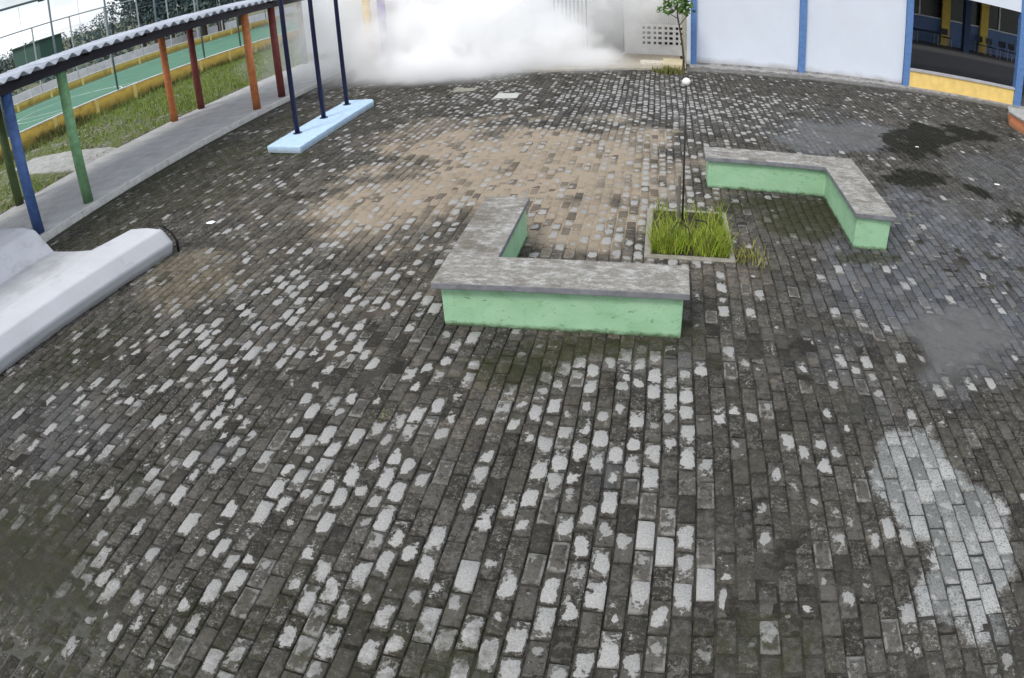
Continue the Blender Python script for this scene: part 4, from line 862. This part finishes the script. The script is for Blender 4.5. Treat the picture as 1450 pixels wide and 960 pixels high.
for (x, y, a, lb) in ((146.5,289.5,.2,'second dark chair from the left in the right-hand row'),(151.5,287,-.15,'third dark chair from the left in the right-hand row'),
                      (156,285,.1,'dark chair second from the blue post in the right-hand row'),(160.5,282,.3,'dark chair nearest the right blue post'),
                      (125.5,294.5,.1,'lone dark chair before the left yellow pilaster')):
    copy_tree(c0, (x, y, .95), lb, a)
t = thing('table', (115,293,.95), 'dark low table standing in the hall behind the left blue post', 'table')
MB().box(109,121,290,296,6.0,6.5).build('tabletop', CH, t, bevel=.1)
for sx in (110,120):
    for sy in (290.8,295.2): MB().tube([(sx,sy,.97),(sx,sy,6.0)], [.2,.2], 6).build('leg', CHL, t)

# ------------------------------------------------------------------ smoke
def smoke_material():
    m = bpy.data.materials.new('white_smoke'); m.use_nodes = True; nt = m.node_tree; nt.nodes.clear()
    n = NT.__new__(NT); n.m = m; n.t = nt
    out = nt.nodes.new('ShaderNodeOutputMaterial'); g = nt.nodes.new('ShaderNodeNewGeometry'); n.pos = g.outputs['Position']
    tot = None
    # blobs: centre x,y,z, radii, density
    for cx, cy, cz, rx, ry, rz, dn in SMOKE:
        mp = nt.nodes.new('ShaderNodeVectorMath'); mp.operation = 'SUBTRACT'; n.set(mp.inputs[0], n.pos); mp.inputs[1].default_value = (cx*S, cy*S, cz*S)
        dv = nt.nodes.new('ShaderNodeVectorMath'); dv.operation = 'DIVIDE'; n.set(dv.inputs[0], mp.outputs[0]); dv.inputs[1].default_value = (rx*S, ry*S, rz*S)
        ln = nt.nodes.new('ShaderNodeVectorMath'); ln.operation = 'LENGTH'; n.set(ln.inputs[0], dv.outputs[0])
        e = n.math('MULTIPLY', n.rng(ln.outputs['Value'], .35, 1.15, 1, 0), dn)
        tot = e if tot is None else n.math('MAXIMUM', tot, e)
    no = n.noise(1.25, 6, .62, dist=1.2, lo=.30, hi=.68)
    k = n.math('SUBTRACT', tot, n.math('MULTIPLY', no, 1.05))
    k = n.math('MULTIPLY', n.math('POWER', n.rng(k, 0, 1.1), 1.2), SMOKE_DENSITY)
    for cx, cy, cz, rx, ry, rz, dn in VEIL:      # thin drifting veil
        mp = nt.nodes.new('ShaderNodeVectorMath'); mp.operation = 'SUBTRACT'; n.set(mp.inputs[0], n.pos); mp.inputs[1].default_value = (cx*S, cy*S, cz*S)
        dv = nt.nodes.new('ShaderNodeVectorMath'); dv.operation = 'DIVIDE'; n.set(dv.inputs[0], mp.outputs[0]); dv.inputs[1].default_value = (rx*S, ry*S, rz*S)
        ln = nt.nodes.new('ShaderNodeVectorMath'); ln.operation = 'LENGTH'; n.set(ln.inputs[0], dv.outputs[0])
        e = n.math('MULTIPLY', n.rng(ln.outputs['Value'], .3, 1.0, 1, 0), n.math('ADD', n.math('MULTIPLY', no, dn*.8), dn*.45))
        k = n.math('ADD', k, e)
    pv = nt.nodes.new('ShaderNodeVolumePrincipled')
    pv.inputs['Color'].default_value = (1, 1, 1, 1); pv.inputs['Anisotropy'].default_value = 0.0
    n.set(pv.inputs['Density'], k)
    nt.links.new(pv.outputs[0], out.inputs['Volume'])
    return m
SMOKE_DENSITY = 6.0
VEIL = [(-72,158,8,26,26,26,.5),(-14,170,14,19,14,16,1.0),(-48,143,2,24,9,5,1.4),(-20,155,1.5,16,9,4,1.5)]
SMOKE = [(-44,162,8,28,20,18,2.2),(-28,162,5,16,13,12,2.1),(-62,156,6,14,15,13,1.25),(-80,162,12,14,18,16,.80),(-50,144,3,13,9,6,1.5),(-35,153,3,16,8,7,1.9),
         (-42,146,2,14,8,4,1.4),(-17,158,2,11,7,5,1.3),(-16,171,20,12,10,12,1.0),(-3,171,15,9,6,7,.9),(-50,167,22,36,22,14,1.9),(-90,142,6,8,8,8,.5)]
o = MB().box(-112,9,133,203,.02,40).build('smoke', smoke_material())
tag(o, 'dense white smoke cloud billowing over the far side of the courtyard', 'smoke', kind='stuff')
